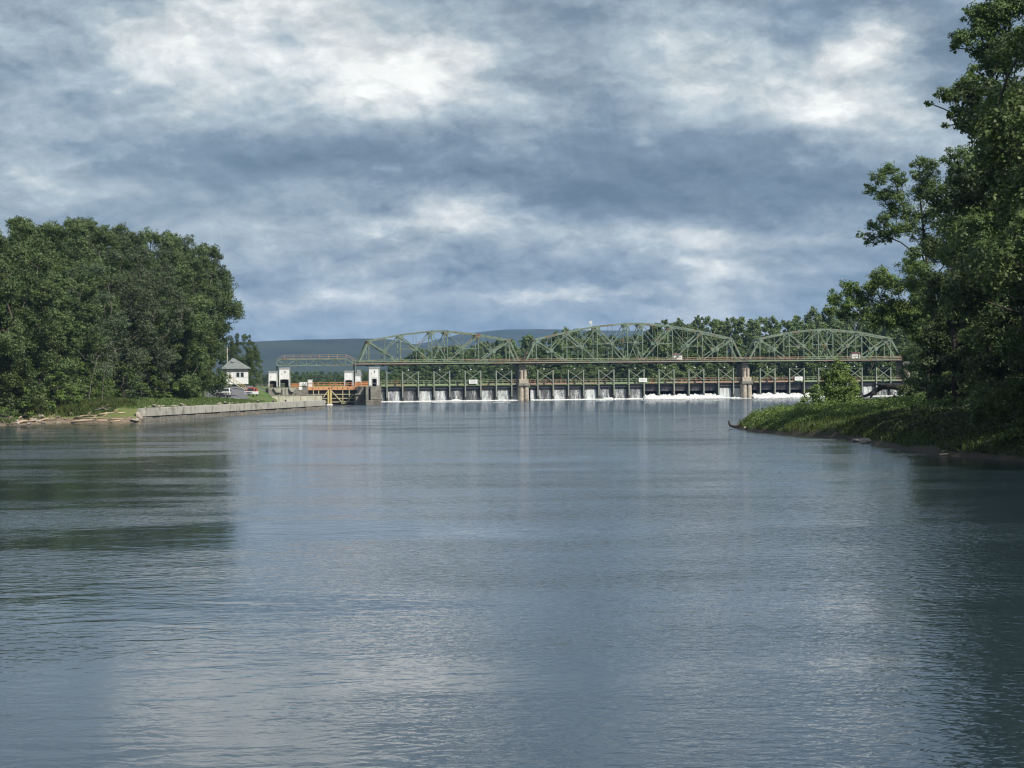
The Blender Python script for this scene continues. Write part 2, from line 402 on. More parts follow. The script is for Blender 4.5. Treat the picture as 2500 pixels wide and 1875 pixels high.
def water_material(name, deep, amp1, amp2, rough):
    m = bpy.data.materials.new(name); m.use_nodes = True; T = NT(m.node_tree); b = T.n['Principled BSDF']
    pos = T.new('ShaderNodeNewGeometry').outputs['Position']
    eps = 0.05
    patch = T.noise(T.vmath('MULTIPLY', pos, (1.0, 0.55, 0.0)), 0.028, 4.0, 0.55)
    gust = T.maprange(patch, 0.40, 0.60, 0.10, 1.5)
    patch2 = T.noise(T.vmath('MULTIPLY', pos, (0.35, 1.0, 0.0)), 0.12, 3.0, 0.6)
    gust = T.math('MULTIPLY', gust, T.maprange(patch2, 0.36, 0.62, 0.25, 1.35))

    py_ = T.sep(pos)[1]
    churn = T.maprange(py_, 60.0, 520.0, 0.0, 1.0)
    gust = T.math('MULTIPLY', gust, T.math('ADD', 1.0, T.math('MULTIPLY', churn, 2.6)))
    gust = T.math('MAXIMUM', gust, T.maprange(py_, 70.0, 260.0, 0.15, 0.8))
    gust = T.math('ADD', gust, T.math('MULTIPLY', T.maprange(py_, 330.0, 620.0, 0.0, 1.0), 3.2))

    def height(off):
        p = T.vmath('ADD', pos, off)
        pa = T.vmath('MULTIPLY', p, (1.0, 1.1, 0.0))
        a = T.noise(pa, 2.7, 3.0, 0.55, 0.5)
        w = T.noise(T.vmath('MULTIPLY', p, (0.75, 1.0, 0.0)), 0.6, 2.0, 0.5, 0.6)
        return T.math('ADD', T.math('MULTIPLY', T.math('MULTIPLY', a, amp1), gust), T.math('MULTIPLY', w, amp2))
    h0 = height((0, 0, 0)); hx = height((eps, 0, 0)); hy = height((0, eps, 0))
    nx = T.math('DIVIDE', T.math('SUBTRACT', h0, hx), eps); ny = T.math('DIVIDE', T.math('SUBTRACT', h0, hy), eps)
    ny = T.math('SUBTRACT', ny, T.math('MULTIPLY', T.math('MINIMUM', gust, 3.0), 0.026))      # the faces that show are the ones turned down the river
    nrm = T.vmath('NORMALIZE', T.xyz(nx, ny, 1.0))
    T.l.new(nrm, b.inputs['Normal'])
    b.inputs['Base Color'].default_value = (*deep, 1); b.inputs['Roughness'].default_value = rough
    b.inputs['IOR'].default_value = 1.333
    M[name] = m


def falling_material(name, cover):
    """falling water: white strands with clear gaps"""
    m = bpy.data.materials.new(name); m.use_nodes = True; T = NT(m.node_tree); b = T.n['Principled BSDF']; out = T.n['Material Output']
    pos = T.new('ShaderNodeNewGeometry').outputs['Position']
    n1 = T.noise(T.vmath('MULTIPLY', pos, (1, 1, 0.22)), 3.2, 6.0, 0.65, 0.6)
    n2 = T.noise(T.vmath('MULTIPLY', pos, (1, 1, 0.9)), 5.0, 5.0, 0.7, 1.0)
    n3 = T.noise(T.vmath('MULTIPLY', pos, (1, 1, 0.12)), 0.9, 3.0, 0.5)
    f = T.math('ADD', T.math('ADD', T.math('MULTIPLY', n1, 0.45), T.math('MULTIPLY', n2, 0.35)), T.math('MULTIPLY', n3, 0.45))
    a = T.maprange(f, cover, cover + 0.20, 0.05, 0.85)
    b.inputs['Base Color'].default_value = (0.68, 0.71, 0.71, 1); b.inputs['Roughness'].default_value = 0.5
    tr = T.new('ShaderNodeBsdfTransparent'); mx = T.new('ShaderNodeMixShader')
    T.put(mx.inputs[0], a); T.l.new(tr.outputs[0], mx.inputs[1]); T.l.new(b.outputs[0], mx.inputs[2]); T.l.new(mx.outputs[0], out.inputs['Surface'])
    M[name] = m


ground_material()
water_material('river', (0.018, 0.031, 0.044), 0.042, 0.018, 0.04)
water_material('pool', (0.014, 0.022, 0.020), 0.015, 0.03, 0.05)
for _i, _c in enumerate((0.47, 0.51, 0.54, 0.575, 0.61)): falling_material('fall_%d' % _i, _c)
M['fall_thick'] = M['fall_0']
pmat('foam', (0.82, 0.82, 0.78), (0.50, 0.54, 0.56), 1.3, 0.7, 0.4, 0.7)

# ------------------------------------------------------------------ terrain
WALL_A = Vector((-49.6, 308.0)); WALL_B = Vector((-37.6, 459.0))
LEFT = [(-92, -700), (-85, 0), (-78, 150), (-72, 230), (-64.3, 286), (-62.5, 300), (-60, 308), (-54, 304.5), (-50.8, 304), (-50.2, 309), (-43.6, 392), (-45.5, 402), (-48.5, 450), (-50, 470), (-52, 500), (-55.5, 545), (-59, 573), (-66, 700), (-66, 762), (-6000, 762), (-6000, -700)]
RIGHT = [(33, -700), (33, 0), (31, 80), (28.3, 125), (26.8, 132), (25.3, 139), (25.9, 165), (27.0, 178), (23.6, 194), (21.8, 211), (22.1, 224), (23.2, 233), (27, 244), (37, 276), (57, 350), (87, 470), (110, 590), (118, 640), (122, 672), (119, 762), (6000, 762), (6000, -700)]
FARP = [(-6500, 760), (6500, 760), (6500, 12000), (-6500, 12000)]


def signed_dist(P, poly):
    """distance to the outline, positive inside"""
    A = np.array(poly, float); B = np.roll(A, -1, 0)
    x, y = P[:, 0], P[:, 1]
    best = np.full(len(P), 1e18); inside = np.zeros(len(P), bool)
    for (ax, ay), (bx_, by_) in zip(A, B):
        dx, dy = bx_ - ax, by_ - ay
        t = np.clip(((x - ax) * dx + (y - ay) * dy) / (dx * dx + dy * dy), 0, 1)
        best = np.minimum(best, (x - ax - t * dx) ** 2 + (y - ay - t * dy) ** 2)
        c = ((ay > y) != (by_ > y))
        with np.errstate(divide='ignore', invalid='ignore'):
            inside ^= c & (x < ax + (y - ay) * dx / (dy if dy else 1e-12))
    return np.where(inside, 1, -1) * np.sqrt(best)


def vnoise(P, scale, seed):
    """smooth value noise, numpy"""
    q = P * scale + seed * 17.37; i = np.floor(q).astype(np.int64); f = q - i; f = f * f * (3 - 2 * f)
    def h(a, b):
        n = (a * 374761393 + b * 668265263 + seed * 982451653) & 0xffffffff
        n = ((n ^ (n >> 13)) * 1274126177) & 0xffffffff
        return ((n ^ (n >> 16)) & 0xffff) / 65535.0
    a, b = i[:, 0], i[:, 1]
    return (h(a, b) * (1 - f[:, 0]) + h(a + 1, b) * f[:, 0]) * (1 - f[:, 1]) + (h(a, b + 1) * (1 - f[:, 0]) + h(a + 1, b + 1) * f[:, 0]) * f[:, 1]


def sstep(x, a, b):
    t = np.clip((x - a) / (b - a), 0, 1); return t * t * (3 - 2 * t)


def ground_z(P):
    P = np.asarray(P, float).reshape(-1, 2); x, y = P[:, 0], P[:, 1]
    dl = signed_dist(P, LEFT); dr = signed_dist(P, RIGHT); df = signed_dist(P, FARP)
    rough = (vnoise(P, 0.25, 3) - .5) * 0.5 + (vnoise(P, 0.9, 5) - .5) * 0.22
    zl = np.interp(dl, [0, .6, 3, 8, 20, 40, 200], [0.02, .22, .75, 1.7, 3.4, 4.3, 5.0]) + rough * np.clip(dl / 3, 0, 1)
    wall = sstep(y, 306, 312) * (1 - sstep(y, 540, 560))
    lawn = np.interp(dl, [0, 1.0, 4, 22, 40, 200], [1.74, 1.74, 1.95, 3.7, 4.45, 5.0]) + rough * 0.16 * np.clip(dl / 3 - .5, 0, 1)
    zl = zl * (1 - wall) + np.maximum(lawn, zl * 0 + 1.7) * wall
    lock = sstep(y, 480, 560)
    zl = zl * (1 - lock) + np.where(dl > 0, np.maximum(zl, np.minimum(4.35, 1.8 + .42 * dl)), zl) * lock
    # paved mound beside the office
    zl += 2.1 * np.exp(-((x + 64.5) / 4.6) ** 2 - ((y - 500) / 15.0) ** 2) * (dl > 6) + 1.1 * np.exp(-((x + 64) / 7.0) ** 2 - ((y - 534) / 14.0) ** 2) * (dl > 3)
    zr = np.interp(dr, [0, .35, 1.2, 4, 12, 30, 80], [0.02, .35, .8, 1.45, 2.05, 2.5, 4.2]) + rough * np.clip(dr / 2, 0, 1)
    zr = zr + 2.4 * sstep(y, 600, 660) * (dr > 0)
    zf = 4.3 + np.clip((df) * 0.004, 0, 10)
    z = np.full(len(P), -1.6)
    out = np.maximum(np.maximum(dl, dr), df)
    z = np.maximum(-1.6, out * 0.9)
    z = np.where(dr > 0, zr, z); z = np.where(dl > 0, zl, z); z = np.where(df > 0, np.maximum(zf, 4.3), z)
    return z


def gz(x, y): return float(ground_z([(x, y)])[0])


def build_ground():
    xs = np.unique(np.concatenate([-np.geomspace(112, 6000, 26), np.arange(-110, -30, 1.1), np.arange(-30, 18, 6), np.arange(18, 62, 0.9), np.arange(62, 135, 2.5), np.geomspace(136, 6000, 26)]))
    ys = np.unique(np.concatenate([np.linspace(-690, 80, 20), np.arange(84, 120, 3), np.arange(120, 330, 1.3), np.arange(330, 480, 2.2), np.arange(480, 800, 4.5), np.geomspace(803, 11500, 34)]))
    X, Y = np.meshgrid(xs, ys); P = np.stack([X.ravel(), Y.ravel()], 1)
    V = np.column_stack([P, ground_z(P)])
    nx, ny = len(xs), len(ys)
    i = (np.arange(ny - 1)[:, None] * nx + np.arange(nx - 1)[None, :]).ravel()
    me = np_mesh('ground', V, np.stack([i, i + 1, i + 1 + nx, i + nx], 1), M['ground'], True)
    tag(link(me, 'ground'), kind='structure')


build_ground()
tag(MB().add([(-400, -690, 0), (400, -690, 0), (400, 700, 0), (-400, 700, 0)], [(0, 1, 2, 3)]).build('river', M['river']), kind='structure')
B0 = Vector((0, 661.5, 0))
def bl(s, t): return B0 + E1 * s + E2 * t
pa, pb = bl(-52, 3.4), bl(124, 3.4)
tag(MB().add([(pa.x, pa.y, 3.6), (pb.x, pb.y, 3.6), (130, 768, 3.6), (-70, 768, 3.6)], [(0, 1, 2, 3)]).build('upper_pool', M['pool']), kind='structure')


def build_hill(name, d, pts, depth, seed):
    pxs = np.array([p[0] for p in pts], float); pys = np.array([p[1] for p in pts], float)
    nx, ny = 700, 26
    u = np.linspace(pxs[0], pxs[-1], nx); crest = H0 + d * ((940 - ROLL * np.clip(u - 1250, -2500, 2500)) - np.interp(u, pxs, pys)) / F
    V = []
    for j in range(ny):
        t = j / (ny - 1); prof = math.sin(min(1.0, t * 1.6) * math.pi / 2) ** 1.15 if t < .63 else 1 - (t - .63) * .5
        y = np.full(nx, d - depth * .63 + depth * t); x = (u - 1250) / F * d
        P = np.stack([x, y], 1)
        n = (vnoise(P, 1 / 420., seed) - .5) * 34 + (vnoise(P, 1 / 130., seed + 1) - .5) * 12 + (vnoise(P, 1 / 26., seed + 2) - .5) * 7
        V.append(np.column_stack([x, y, 4 + (crest - 4) * prof + n * min(1, t * 2.5) * (0.35 if .55 < t < .7 else 1)]))
    V = np.concatenate(V); i = (np.arange(ny - 1)[:, None] * nx + np.arange(nx - 1)[None, :]).ravel()
    tag(link(np_mesh(name, V, np.stack([i, i + 1, i + 1 + nx, i + nx], 1), M['hill_wood'], False), name), kind='structure')


build_hill('hills', 5000., [(-4500, 885), (-2000, 865), (0, 850), (400, 842), (620, 837), (700, 832), (850, 829), (950, 832), (1050, 850), (1250, 868), (1700, 880), (3000, 880), (7000, 880)], 1800., 11)
build_hill('far_hills', 8200., [(-4500, 880), (-1000, 880), (800, 875), (1000, 850), (1130, 818), (1230, 806), (1310, 803), (1400, 806), (1560, 807), (1700, 815), (2200, 850), (5000, 870)], 2400., 31)

# ------------------------------------------------------------------ foliage tools
def leaves(lobes, leaf, dens, rng, up=0.45, flat=0.8, wid=0.62):
    """lobes (n,4) x,y,z,r -> diamond leaves in clumps over each lobe"""
    P = []; N = []
    for x, y, z, r in lobes:
        m = max(6, int(12 * r ** 1.2) + 5)
        d = rng.normal(size=(m, 3)); d /= np.linalg.norm(d, axis=1)[:, None]; d[:, 2] = d[:, 2] * .9 + .12
        c = np.array([x, y, z]) + d * r * rng.uniform(.35, 1.12, (m, 1)) * np.array([1, 1, flat])
        n = max(20, int(dens * 4 * math.pi * r * r))
        k = rng.integers(0, m, n)
        g = rng.normal(size=(n, 3)); gl = np.linalg.norm(g, axis=1)[:, None]; g = g / gl * rng.uniform(0.02, 1, (n, 1)) ** .45
        rc = r * rng.uniform(.22, .50, m)
        q = c[k] + g * rc[k][:, None] * np.array([1.1, 1.1, flat])
        loose = rng.random(n) < .16
        g2 = rng.normal(size=(n, 3)); g2 = g2 / np.linalg.norm(g2, axis=1)[:, None] * r * rng.uniform(.1, 1.0, (n, 1)) ** .5
        q[loose] = np.array([x, y, z]) + g2[loose]
        P.append(q)
        N.append(g * .55 + d[k] * .5)
    P = np.concatenate(P); N = np.concatenate(N)
    n = len(P)
    N = N + rng.normal(size=(n, 3)) * .55; N[:, 2] += up
    N /= np.linalg.norm(N, axis=1)[:, None]
    t = np.cross(N, rng.normal(size=(n, 3))); t /= np.linalg.norm(t, axis=1)[:, None]
    b = np.cross(N, t)
    L = leaf * rng.uniform(.6, 1.35, (n, 1))
    V = np.stack([P + t * L * .5, P + b * L * .5 * wid, P - t * L * .5, P - b * L * .5 * wid], 1).reshape(-1, 3)
    return V, np.arange(n * 4).reshape(n, 4)


def skeleton(trunk, lobes, r_tip=0.05, power=2.3):
    """limbs that reach from the trunk polyline into every lobe; radii by the pipe rule"""
    nodes = [np.array(p, float) for p in trunk]; par = [-1] + list(range(len(trunk) - 1))
    order = sorted(range(len(lobes)), key=lambda i: min(np.linalg.norm(np.array(lobes[i][:3]) - t) for t in nodes[:len(trunk)]))
    rs = np.random.default_rng(5)
    for i in order:
        q = np.array(lobes[i][:3]); A = np.array(nodes)
        dv = q - A; dist = np.linalg.norm(dv, axis=1)
        cost = dist + np.clip(A[:, 2] - q[2], 0, None) * 2.2 + np.clip(dist * .35 - dv[:, 2], 0, None) * .8
        cost[0] += 6
        j = int(np.argmin(cost)); p = nodes[j]
        mid = (p + q) / 2 + rs.normal(size=3) * dist[j] * .07; mid[2] += dist[j] * .06
        nodes.append(mid); par.append(j); nodes.append(q); par.append(len(nodes) - 2)
    acc = np.zeros(len(nodes)); kids = [0] * len(nodes)
    for p in par:
        if p >= 0: kids[p] += 1
    for i in range(len(nodes) - 1, 0, -1):
        if kids[i] == 0: acc[i] += r_tip ** power
        acc[par[i]] += acc[i]
    rad = acc ** (1 / power)
    mb = MB()
    for i in range(1, len(nodes)):
        p = par[i]; ra = min(rad[p], rad[i] * 1.35) if p >= len(trunk) else rad[p] if i < len(trunk) else min(rad[p] * .8, rad[i] * 1.3)
        if i == 1: ra *= 1.25
        mb.tube([nodes[p], nodes[i]], [ra, rad[i]], 6 if rad[i] > .12 else 5, cap=False)
    return mb


def envelope_lobes(Hh, Rr, base, n, rng, shape='oval'):
    out = []
    tries = 0
    while len(out) < n and tries < 4000:
        tries += 1
        t = rng.uniform(0, 1); a = rng.uniform(0, 2 * math.pi)
        prof = math.sin(math.pi * (0.10 + 0.82 * t)) ** .62 if shape == 'oval' else (math.sin(math.pi * min(1, .22 + .72 * t)) ** .7)
        if shape == 'skirt': prof = (1 - t ** 2.6) ** .5 * (0.82 + .18 * math.sin(6 * t))
        rr = Rr * prof * math.sqrt(rng.uniform(.30, 1.0))
        r = rng.uniform(.14, .27) * Rr * (1.0 - .25 * t)
        z = base * Hh + t * (Hh * (1 - base) - r * .8)
        p = np.array([rr * math.cos(a), rr * math.sin(a), z])
        if any(np.linalg.norm(p - np.array(o[:3])) < .48 * (r + o[3]) for o in out): continue
        out.append((*p, r))
    return out


class TreeKind:
    def __init__(s, name, Hh, Rr, base, n, leaf, dens, mat, seed, shape='oval', trunkmat='bark', rt=.05):
        rng = np.random.default_rng(seed)
        L = envelope_lobes(Hh, Rr, base, n, rng, shape)
        s.crown = np_mesh(name + '_crown', *leaves(L, leaf, dens, rng), M[mat])
        top = max(.55, base + .4)
        pts = [(0, 0, -.4)] + [(rng.normal() * .02 * Hh * k / 4, rng.normal() * .02 * Hh * k / 4, Hh * top * k / 5) for k in range(1, 6)]
        s.trunk = skeleton(pts, L, rt).mesh(name + '_trunk', M[trunkmat], True)
        s.H = Hh; s.R = Rr


def plant(kind, name, loc, Hh, label, cat='tree', group=None, wide=1.0, rz=None, rnd=random, cmat=None):
    k = Hh / kind.H
    o = empty(name, loc, rnd.uniform(0, 6.28) if rz is None else rz, label, cat, group)
    o.scale = (k * wide, k * wide, k)
    link(kind.crown, 'crown', o); link(kind.trunk, 'trunk', o)
    return o


def px_lobes(tab, d, rng, deep=2.2, copies=2, grow=1.0):
    out = []
    for x, y, r in tab:
        for c in range(copies):
            dd = d + rng.uniform(-.5, 1.0) * deep * (1 if c == 0 else 2.0) + (c * deep)
            p = at(x + (0 if c == 0 else rng.normal() * r * .4), y + (0 if c == 0 else rng.normal() * r * .4), dd)
            rr = r * d / F * grow * (1 if c == 0 else rng.uniform(.7, 1.0))
            if c > 0 and r < 20: continue
            out.append((p.x, p.y, p.z, rr))
    return out


def custom_tree(name, base, trunk_px, tab, d, leaf, dens, mat, seed, label, tmat='dark_bark', deep=2.2, copies=2, cat='tree', group=None, rt=.045, grow=1.0, extra=None):
    rng = np.random.default_rng(seed)
    L = px_lobes(tab, d, rng, deep, copies, grow)
    if extra: L += [(*at(x, y, dd), r) for x, y, r, dd in extra]
    o = empty(name, base, 0, label, cat, group)
    B = np.array(base)
    L2 = [(x - B[0], y - B[1], z - B[2], r) for x, y, z, r in L]
    link(np_mesh(name + '_crown', *leaves(L2, leaf, dens, rng), M[mat]), 'crown', o)
    tr = [(0, 0, -.5)] + [tuple(np.array(at(x, y, d + dd)) - B) for x, y, dd in trunk_px]
    skeleton(tr, L2, rt).build('trunk', M[tmat], o, True)
    return o


def ground_hit(px, py, d0, d1, step=.5):
    """where the sight line through a photo pixel meets the ground"""
    ds = np.arange(d0, d1, step); X = (px - 1250.0) / F * ds; g = np.maximum(ground_z(np.stack([X, ds], 1)), 0)
    z = H0 + ds * (hor(px) - py) / F; k = np.nonzero(g >= z)[0]
    i = k[0] if len(k) else len(ds) - 1
    return Vector((X[i], ds[i], g[i]))


rnd = random.Random(7)
# ------------------------------------------------------------------ bridge and movable dam
DECK = 11.05          # upper deck level
LZ = 11.25            # bottom chord
FAR_T = 5.0           # distance between the two trusses
PITCH = 4.585


def truss_span(px_a, px_b, n, tops, label):
    """tops: heights of the main top nodes from the end to the centre"""
    sa, sb = s_of(px_a), s_of(px_b)
    root = empty('truss_bridge', bl(sa, 0), YAW, label, 'bridge', 'steel truss spans over the dam')
    Ls = sb - sa
    end = (Ls - n * PITCH) / 2
    X = [end + k * PITCH for k in range(n + 1)]
    half = len(tops)
    mains = [2 * i for i in range(half)]; mains = mains + [n - m for m in reversed(mains)]
    zt = {}
    for i, m in enumerate(mains): zt[m] = tops[i] if i < half else tops[2 * half - 1 - i]
    ks = sorted(zt); zs = [zt[k] for k in ks]
    U = [float(np.interp(k, ks, zs)) for k in range(n + 1)]
    G = M['green_steel']
    for t in (0.0, FAR_T):
        def mem(nm, a, b, w, h):
            d_ = (Vector((b[0], 0, b[1])) - Vector((a[0], 0, a[1]))).normalized()
            MB().beam((a[0], t, a[1]), (b[0], t, b[1]), w, h).build(nm, G, root)
        # end posts and top chord
        mem('end_post', (0, LZ), (X[0], U[0]), .5, .46); mem('end_post', (Ls, LZ), (X[n], U[n]), .5, .46)
        for a, b in zip(ks[:-1], ks[1:]):
            mem('top_chord', (X[a] - .1, U[a]), (X[b] + .1, U[b]), .46, .44)
        mem('bottom_chord', (0, LZ), (Ls, LZ), .34, .40)
        for k in range(n + 1):
            main = k in zt
            if main: mem('vertical', (X[k], LZ + .2), (X[k], U[k] - .2), .28, .26)
        def panel(k, sgn):
            """main diagonal falls from U[k] toward the centre"""
            k1, k2 = k + sgn, k + 2 * sgn
            m = ((X[k] + X[k2]) / 2, (U[k] + LZ) / 2)
            mem('diagonal', (X[k], U[k] - .3), m, .38, .32); mem('diagonal', m, (X[k2], LZ), .30, .28)
            mem('sub_diagonal', m, (X[k2], U[k2] - .35), .20, .2)
            mem('hanger', (X[k1], LZ + .2), (X[k1], m[1]), .2, .2); mem('hanger', (X[k1], m[1]), (X[k1], U[k1] - .2), .12, .12)
            if abs(k - (0 if sgn > 0 else n)) >= 2: mem('strut', (X[k], m[1]), m, .18, .18)
            MB().prism([(m[0] - .55, m[1] - .25), (m[0] - .25, m[1] - .6), (m[0] + .25, m[1] - .6), (m[0] + .55, m[1] - .25), (m[0] + .55, m[1] + .25), (m[0] + .25, m[1] + .6), (m[0] - .25, m[1] + .6), (m[0] - .55, m[1] + .25)], t - .24, t + .24).build('gusset_plate', G, root)
        c = mains[half - 1]
        for i in range(half - 1):
            panel(mains[i], 1); panel(n - mains[i], -1)
        # centre panel crossed
        a, b = c, n - c; cm = ((X[a] + X[b]) / 2, (U[a] + LZ) / 2)
        mem('diagonal', (X[a], U[a] - .3), (X[b], LZ), .22, .2); mem('diagonal', (X[b], U[b] - .3), (X[a], LZ), .22, .24)
        mem('strut', (X[a], cm[1]), (X[b], cm[1]), .2, .16)
        MB().prism([(cm[0] - .45, cm[1] - .45), (cm[0] + .45, cm[1] - .45), (cm[0] + .45, cm[1] + .45), (cm[0] - .45, cm[1] + .45)], t - .2, t + .2).build('gusset_plate', G, root)
        for k in ks:
            s_ = 1 if k < n / 2 else -1
            x0 = X[k]; z0 = U[k]
            MB().prism([(x0 - .55, z0 - .2), (x0 - .3, z0 - 1.0), (x0 + .3, z0 - 1.0), (x0 + .95 * (1 if s_ > 0 else .6), z0 - .55), (x0 + .95 * (1 if s_ > 0 else .6), z0 - .2)] if s_ > 0 else
                       [(x0 - .95, z0 - .2), (x0 - .95, z0 - .55), (x0 - .3, z0 - 1.0), (x0 + .3, z0 - 1.0), (x0 + .55, z0 - .2)], t - .23, t + .23).build('gusset_plate', G, root)
    # lateral struts and sway frames between the trusses
    for k in ks:
        MB().beam((X[k], .2, U[k]), (X[k], FAR_T - .2, U[k]), .3, .3, (0, 0, 1)).build('cross_strut', G, root)
        zl_ = U[k] - 2.0
        MB().beam((X[k], .2, zl_), (X[k], FAR_T - .2, zl_), .16, .16, (0, 0, 1)).build('cross_strut', G, root)
        MB().beam((X[k], .2, zl_), (X[k], FAR_T - .2, U[k]), .12, .12, (1, 0, 0)).build('sway_brace', G, root)
        MB().beam((X[k], .2, U[k]), (X[k], FAR_T - .2, zl_), .12, .14, (1, 0, 0)).build('sway_brace', G, root)
    for a, b in zip(ks[:-1], ks[1:]):
        MB().beam((X[a], .2, U[a]), (X[b], FAR_T - .2, U[b]), .12, .12, (0, 0, 1)).build('top_brace', G, root)
        MB().beam((X[a], FAR_T - .2, U[a]), (X[b], .2, U[b]), .12, .16, (0, 0, 1)).build('top_brace', G, root)
    # floor: girders, floor beams, deck boards and hand rails
    x0, x1 = -1.25, Ls + 1.25
    D_ = M['deck_steel']; RL = M['rail_steel']
    for t in (-.75, FAR_T + .75):
        MB().box(x0, x1, t - .08, t + .08, DECK - .26, DECK).build('deck_girder', D_, root)
    for t in (.9, 2.5, 4.1):
        MB().box(x0, x1, t - .12, t + .12, DECK - .55, DECK - .15).build('stringer', M['dark_steel'], root)
    MB().box(x0, x1, -.66, FAR_T + .66, DECK - .13, DECK - .06).build('deck_plate', D_, root)
    for k in range(n + 1):
        MB().box(X[k] - .15, X[k] + .15, -.6, FAR_T + .6, DECK - .75, DECK - .14).build('floor_beam', M['dark_steel'], root)
    for t in (-.80, FAR_T + .80):
        for z in (DECK + .98, DECK + .50):
            MB().box(x0, x1, t - .05, t + .05, z - .06, z + .06).build('hand_rail', RL, root)
        np_ = int((x1 - x0) / 2.29)
        post = MB().box(-.045, .045, -.045, .045, 0, .97).mesh('rail_post', RL)
        for k in range(np_ + 1):
            link(post, 'rail_post', root, (x0 + .1 + k * (x1 - x0 - .2) / np_, t + (.1 if t < 0 else -.1), DECK))
    # service pipes and lamp fittings under the deck
    shade = MB().zprism([(.16 * math.cos(a * .785), .16 * math.sin(a * .785)) for a in range(8)], 0, .09)
    shade.zprism([(.27 * math.cos(a * .785), .27 * math.sin(a * .785)) for a in range(8)], -.16, 0)
    shade.box(-.03, .03, -.03, .03, .09, 1.15)
    shade_me = shade.mesh('lamp_fitting', M['white_paint'])
    br = MB().box(-.55, .55, -.06, .06, -.09, .06).mesh('bracket', M['pale_steel'])
    for k in range(n):
        xm = (X[k] + X[k + 1]) / 2
        if k % 2 == 0: link(shade_me, 'lamp_fitting', root, (xm, .4, 9.15))
        link(br, 'bracket', root, (xm, -.3, DECK - .50)); link(br, 'bracket', root, (X[k] + .9, -.1, DECK - .62))
    return root


truss_span(877.5, 1268, 9, [17.5, 19.2, 20.25], 'shorter green steel truss span nearest the lock')
truss_span(1284, 1812.8, 13, [17.6, 19.7, 21.4, 22.2], 'longest green steel truss span in the middle of the dam')
truss_span(1829, 2201, 9, [17.4, 19.2, 20.2], 'green steel truss span reaching the right bank')


def pier(px_c, label, w=3.05):
    s0 = s_of(px_c)
    root = empty('bridge_pier', bl(s0, 0), YAW, label, 'pier', 'concrete river piers')
    def nose(xc, r, y0, y1, z0, z1, taper=0.0):
        pts = [(xc + r * math.cos(a), y0 + r + r * math.sin(a)) for a in [math.pi + math.pi * i / 8 for i in range(9)]] + [(xc + r, y1), (xc - r, y1)]
        mb = MB(); n = len(pts); k = 1 - taper
        vs = [(x, y, z0) for x, y in pts] + [(xc + (x - xc) * k, y + taper * .8, z1) for x, y in pts]
        fs = [tuple(range(n - 1, -1, -1)), tuple(range(n, 2 * n))] + [(i, (i + 1) % n, n + (i + 1) % n, n + i) for i in range(n)]
        return mb.add(vs, fs)
    for sx in (-1, 1):
        nose(sx * w * .25, w * .245, -1.6, 6.2, -1.5, 4.25, .03).build('footing_column', M['pier_concrete'], root)
        nose(sx * w * .175, w * .155, -.9, 5.8, 5.02, 8.7).build('column', M['pier_concrete'], root)
    MB().cbox(-w * .18, w * .18, -.7, 6.1, -1.5, 4.24).build('web_wall', M['old_concrete'], root)
    MB().cbox(-w * .55, w * .55, -1.9, 6.4, 4.26, 5.0, .06).build('cap_slab', M['old_concrete'], root)
    MB().cbox(-w * .46, w * .46, -1.2, -.6, 5.01, 6.2, .06).build('parapet', M['pier_concrete'], root)
    MB().cbox(-w * .33, w * .33, .5, 5.6, 5.01, 10.3).build('shaft', M['old_concrete'], root)
    MB().cbox(-w * .42, w * .42, -.5, 5.8, 10.05, 10.45).build('bearing_block', M['dark_steel'], root)
    return root


pier(1276.8, 'weathered twin column concrete pier between the left and middle truss spans')
pier(1820.8, 'weathered twin column concrete pier between the middle and right truss spans')

# right abutment with its sloping wing
ab = empty('bridge_abutment', bl(s_of(2213), 0), YAW, 'stained concrete abutment with sloping wing wall under the right bridge end', 'abutment')
MB().cbox(-1.0, 1.0, -.9, 6.0, -1.5, 4.9, .06).build('base_block', M['pier_concrete'], ab)
MB().cbox(-.85, .95, -.6, 5.6, 4.91, 9.2, .06).build('shaft', M['pier_concrete'], ab)
MB().cbox(-.9, 4.0, .3, 5.6, 9.21, 10.4, .06).build('bearing_block', M['old_concrete'], ab)
MB().prism([(1.01, -1.5), (4.4, -1.5), (4.4, .9), (3.2, 1.7), (1.01, 5.1)], -1.1, 4.5).build('wing_wall', M['pier_concrete'], ab)
MB().prism([(.98, 5.12), (3.25, 1.74), (4.45, .92), (4.45, 1.22), (3.35, 2.1), (.98, 5.5)], -1.35, -.5).build('wing_coping', M['wall_concrete'], ab)


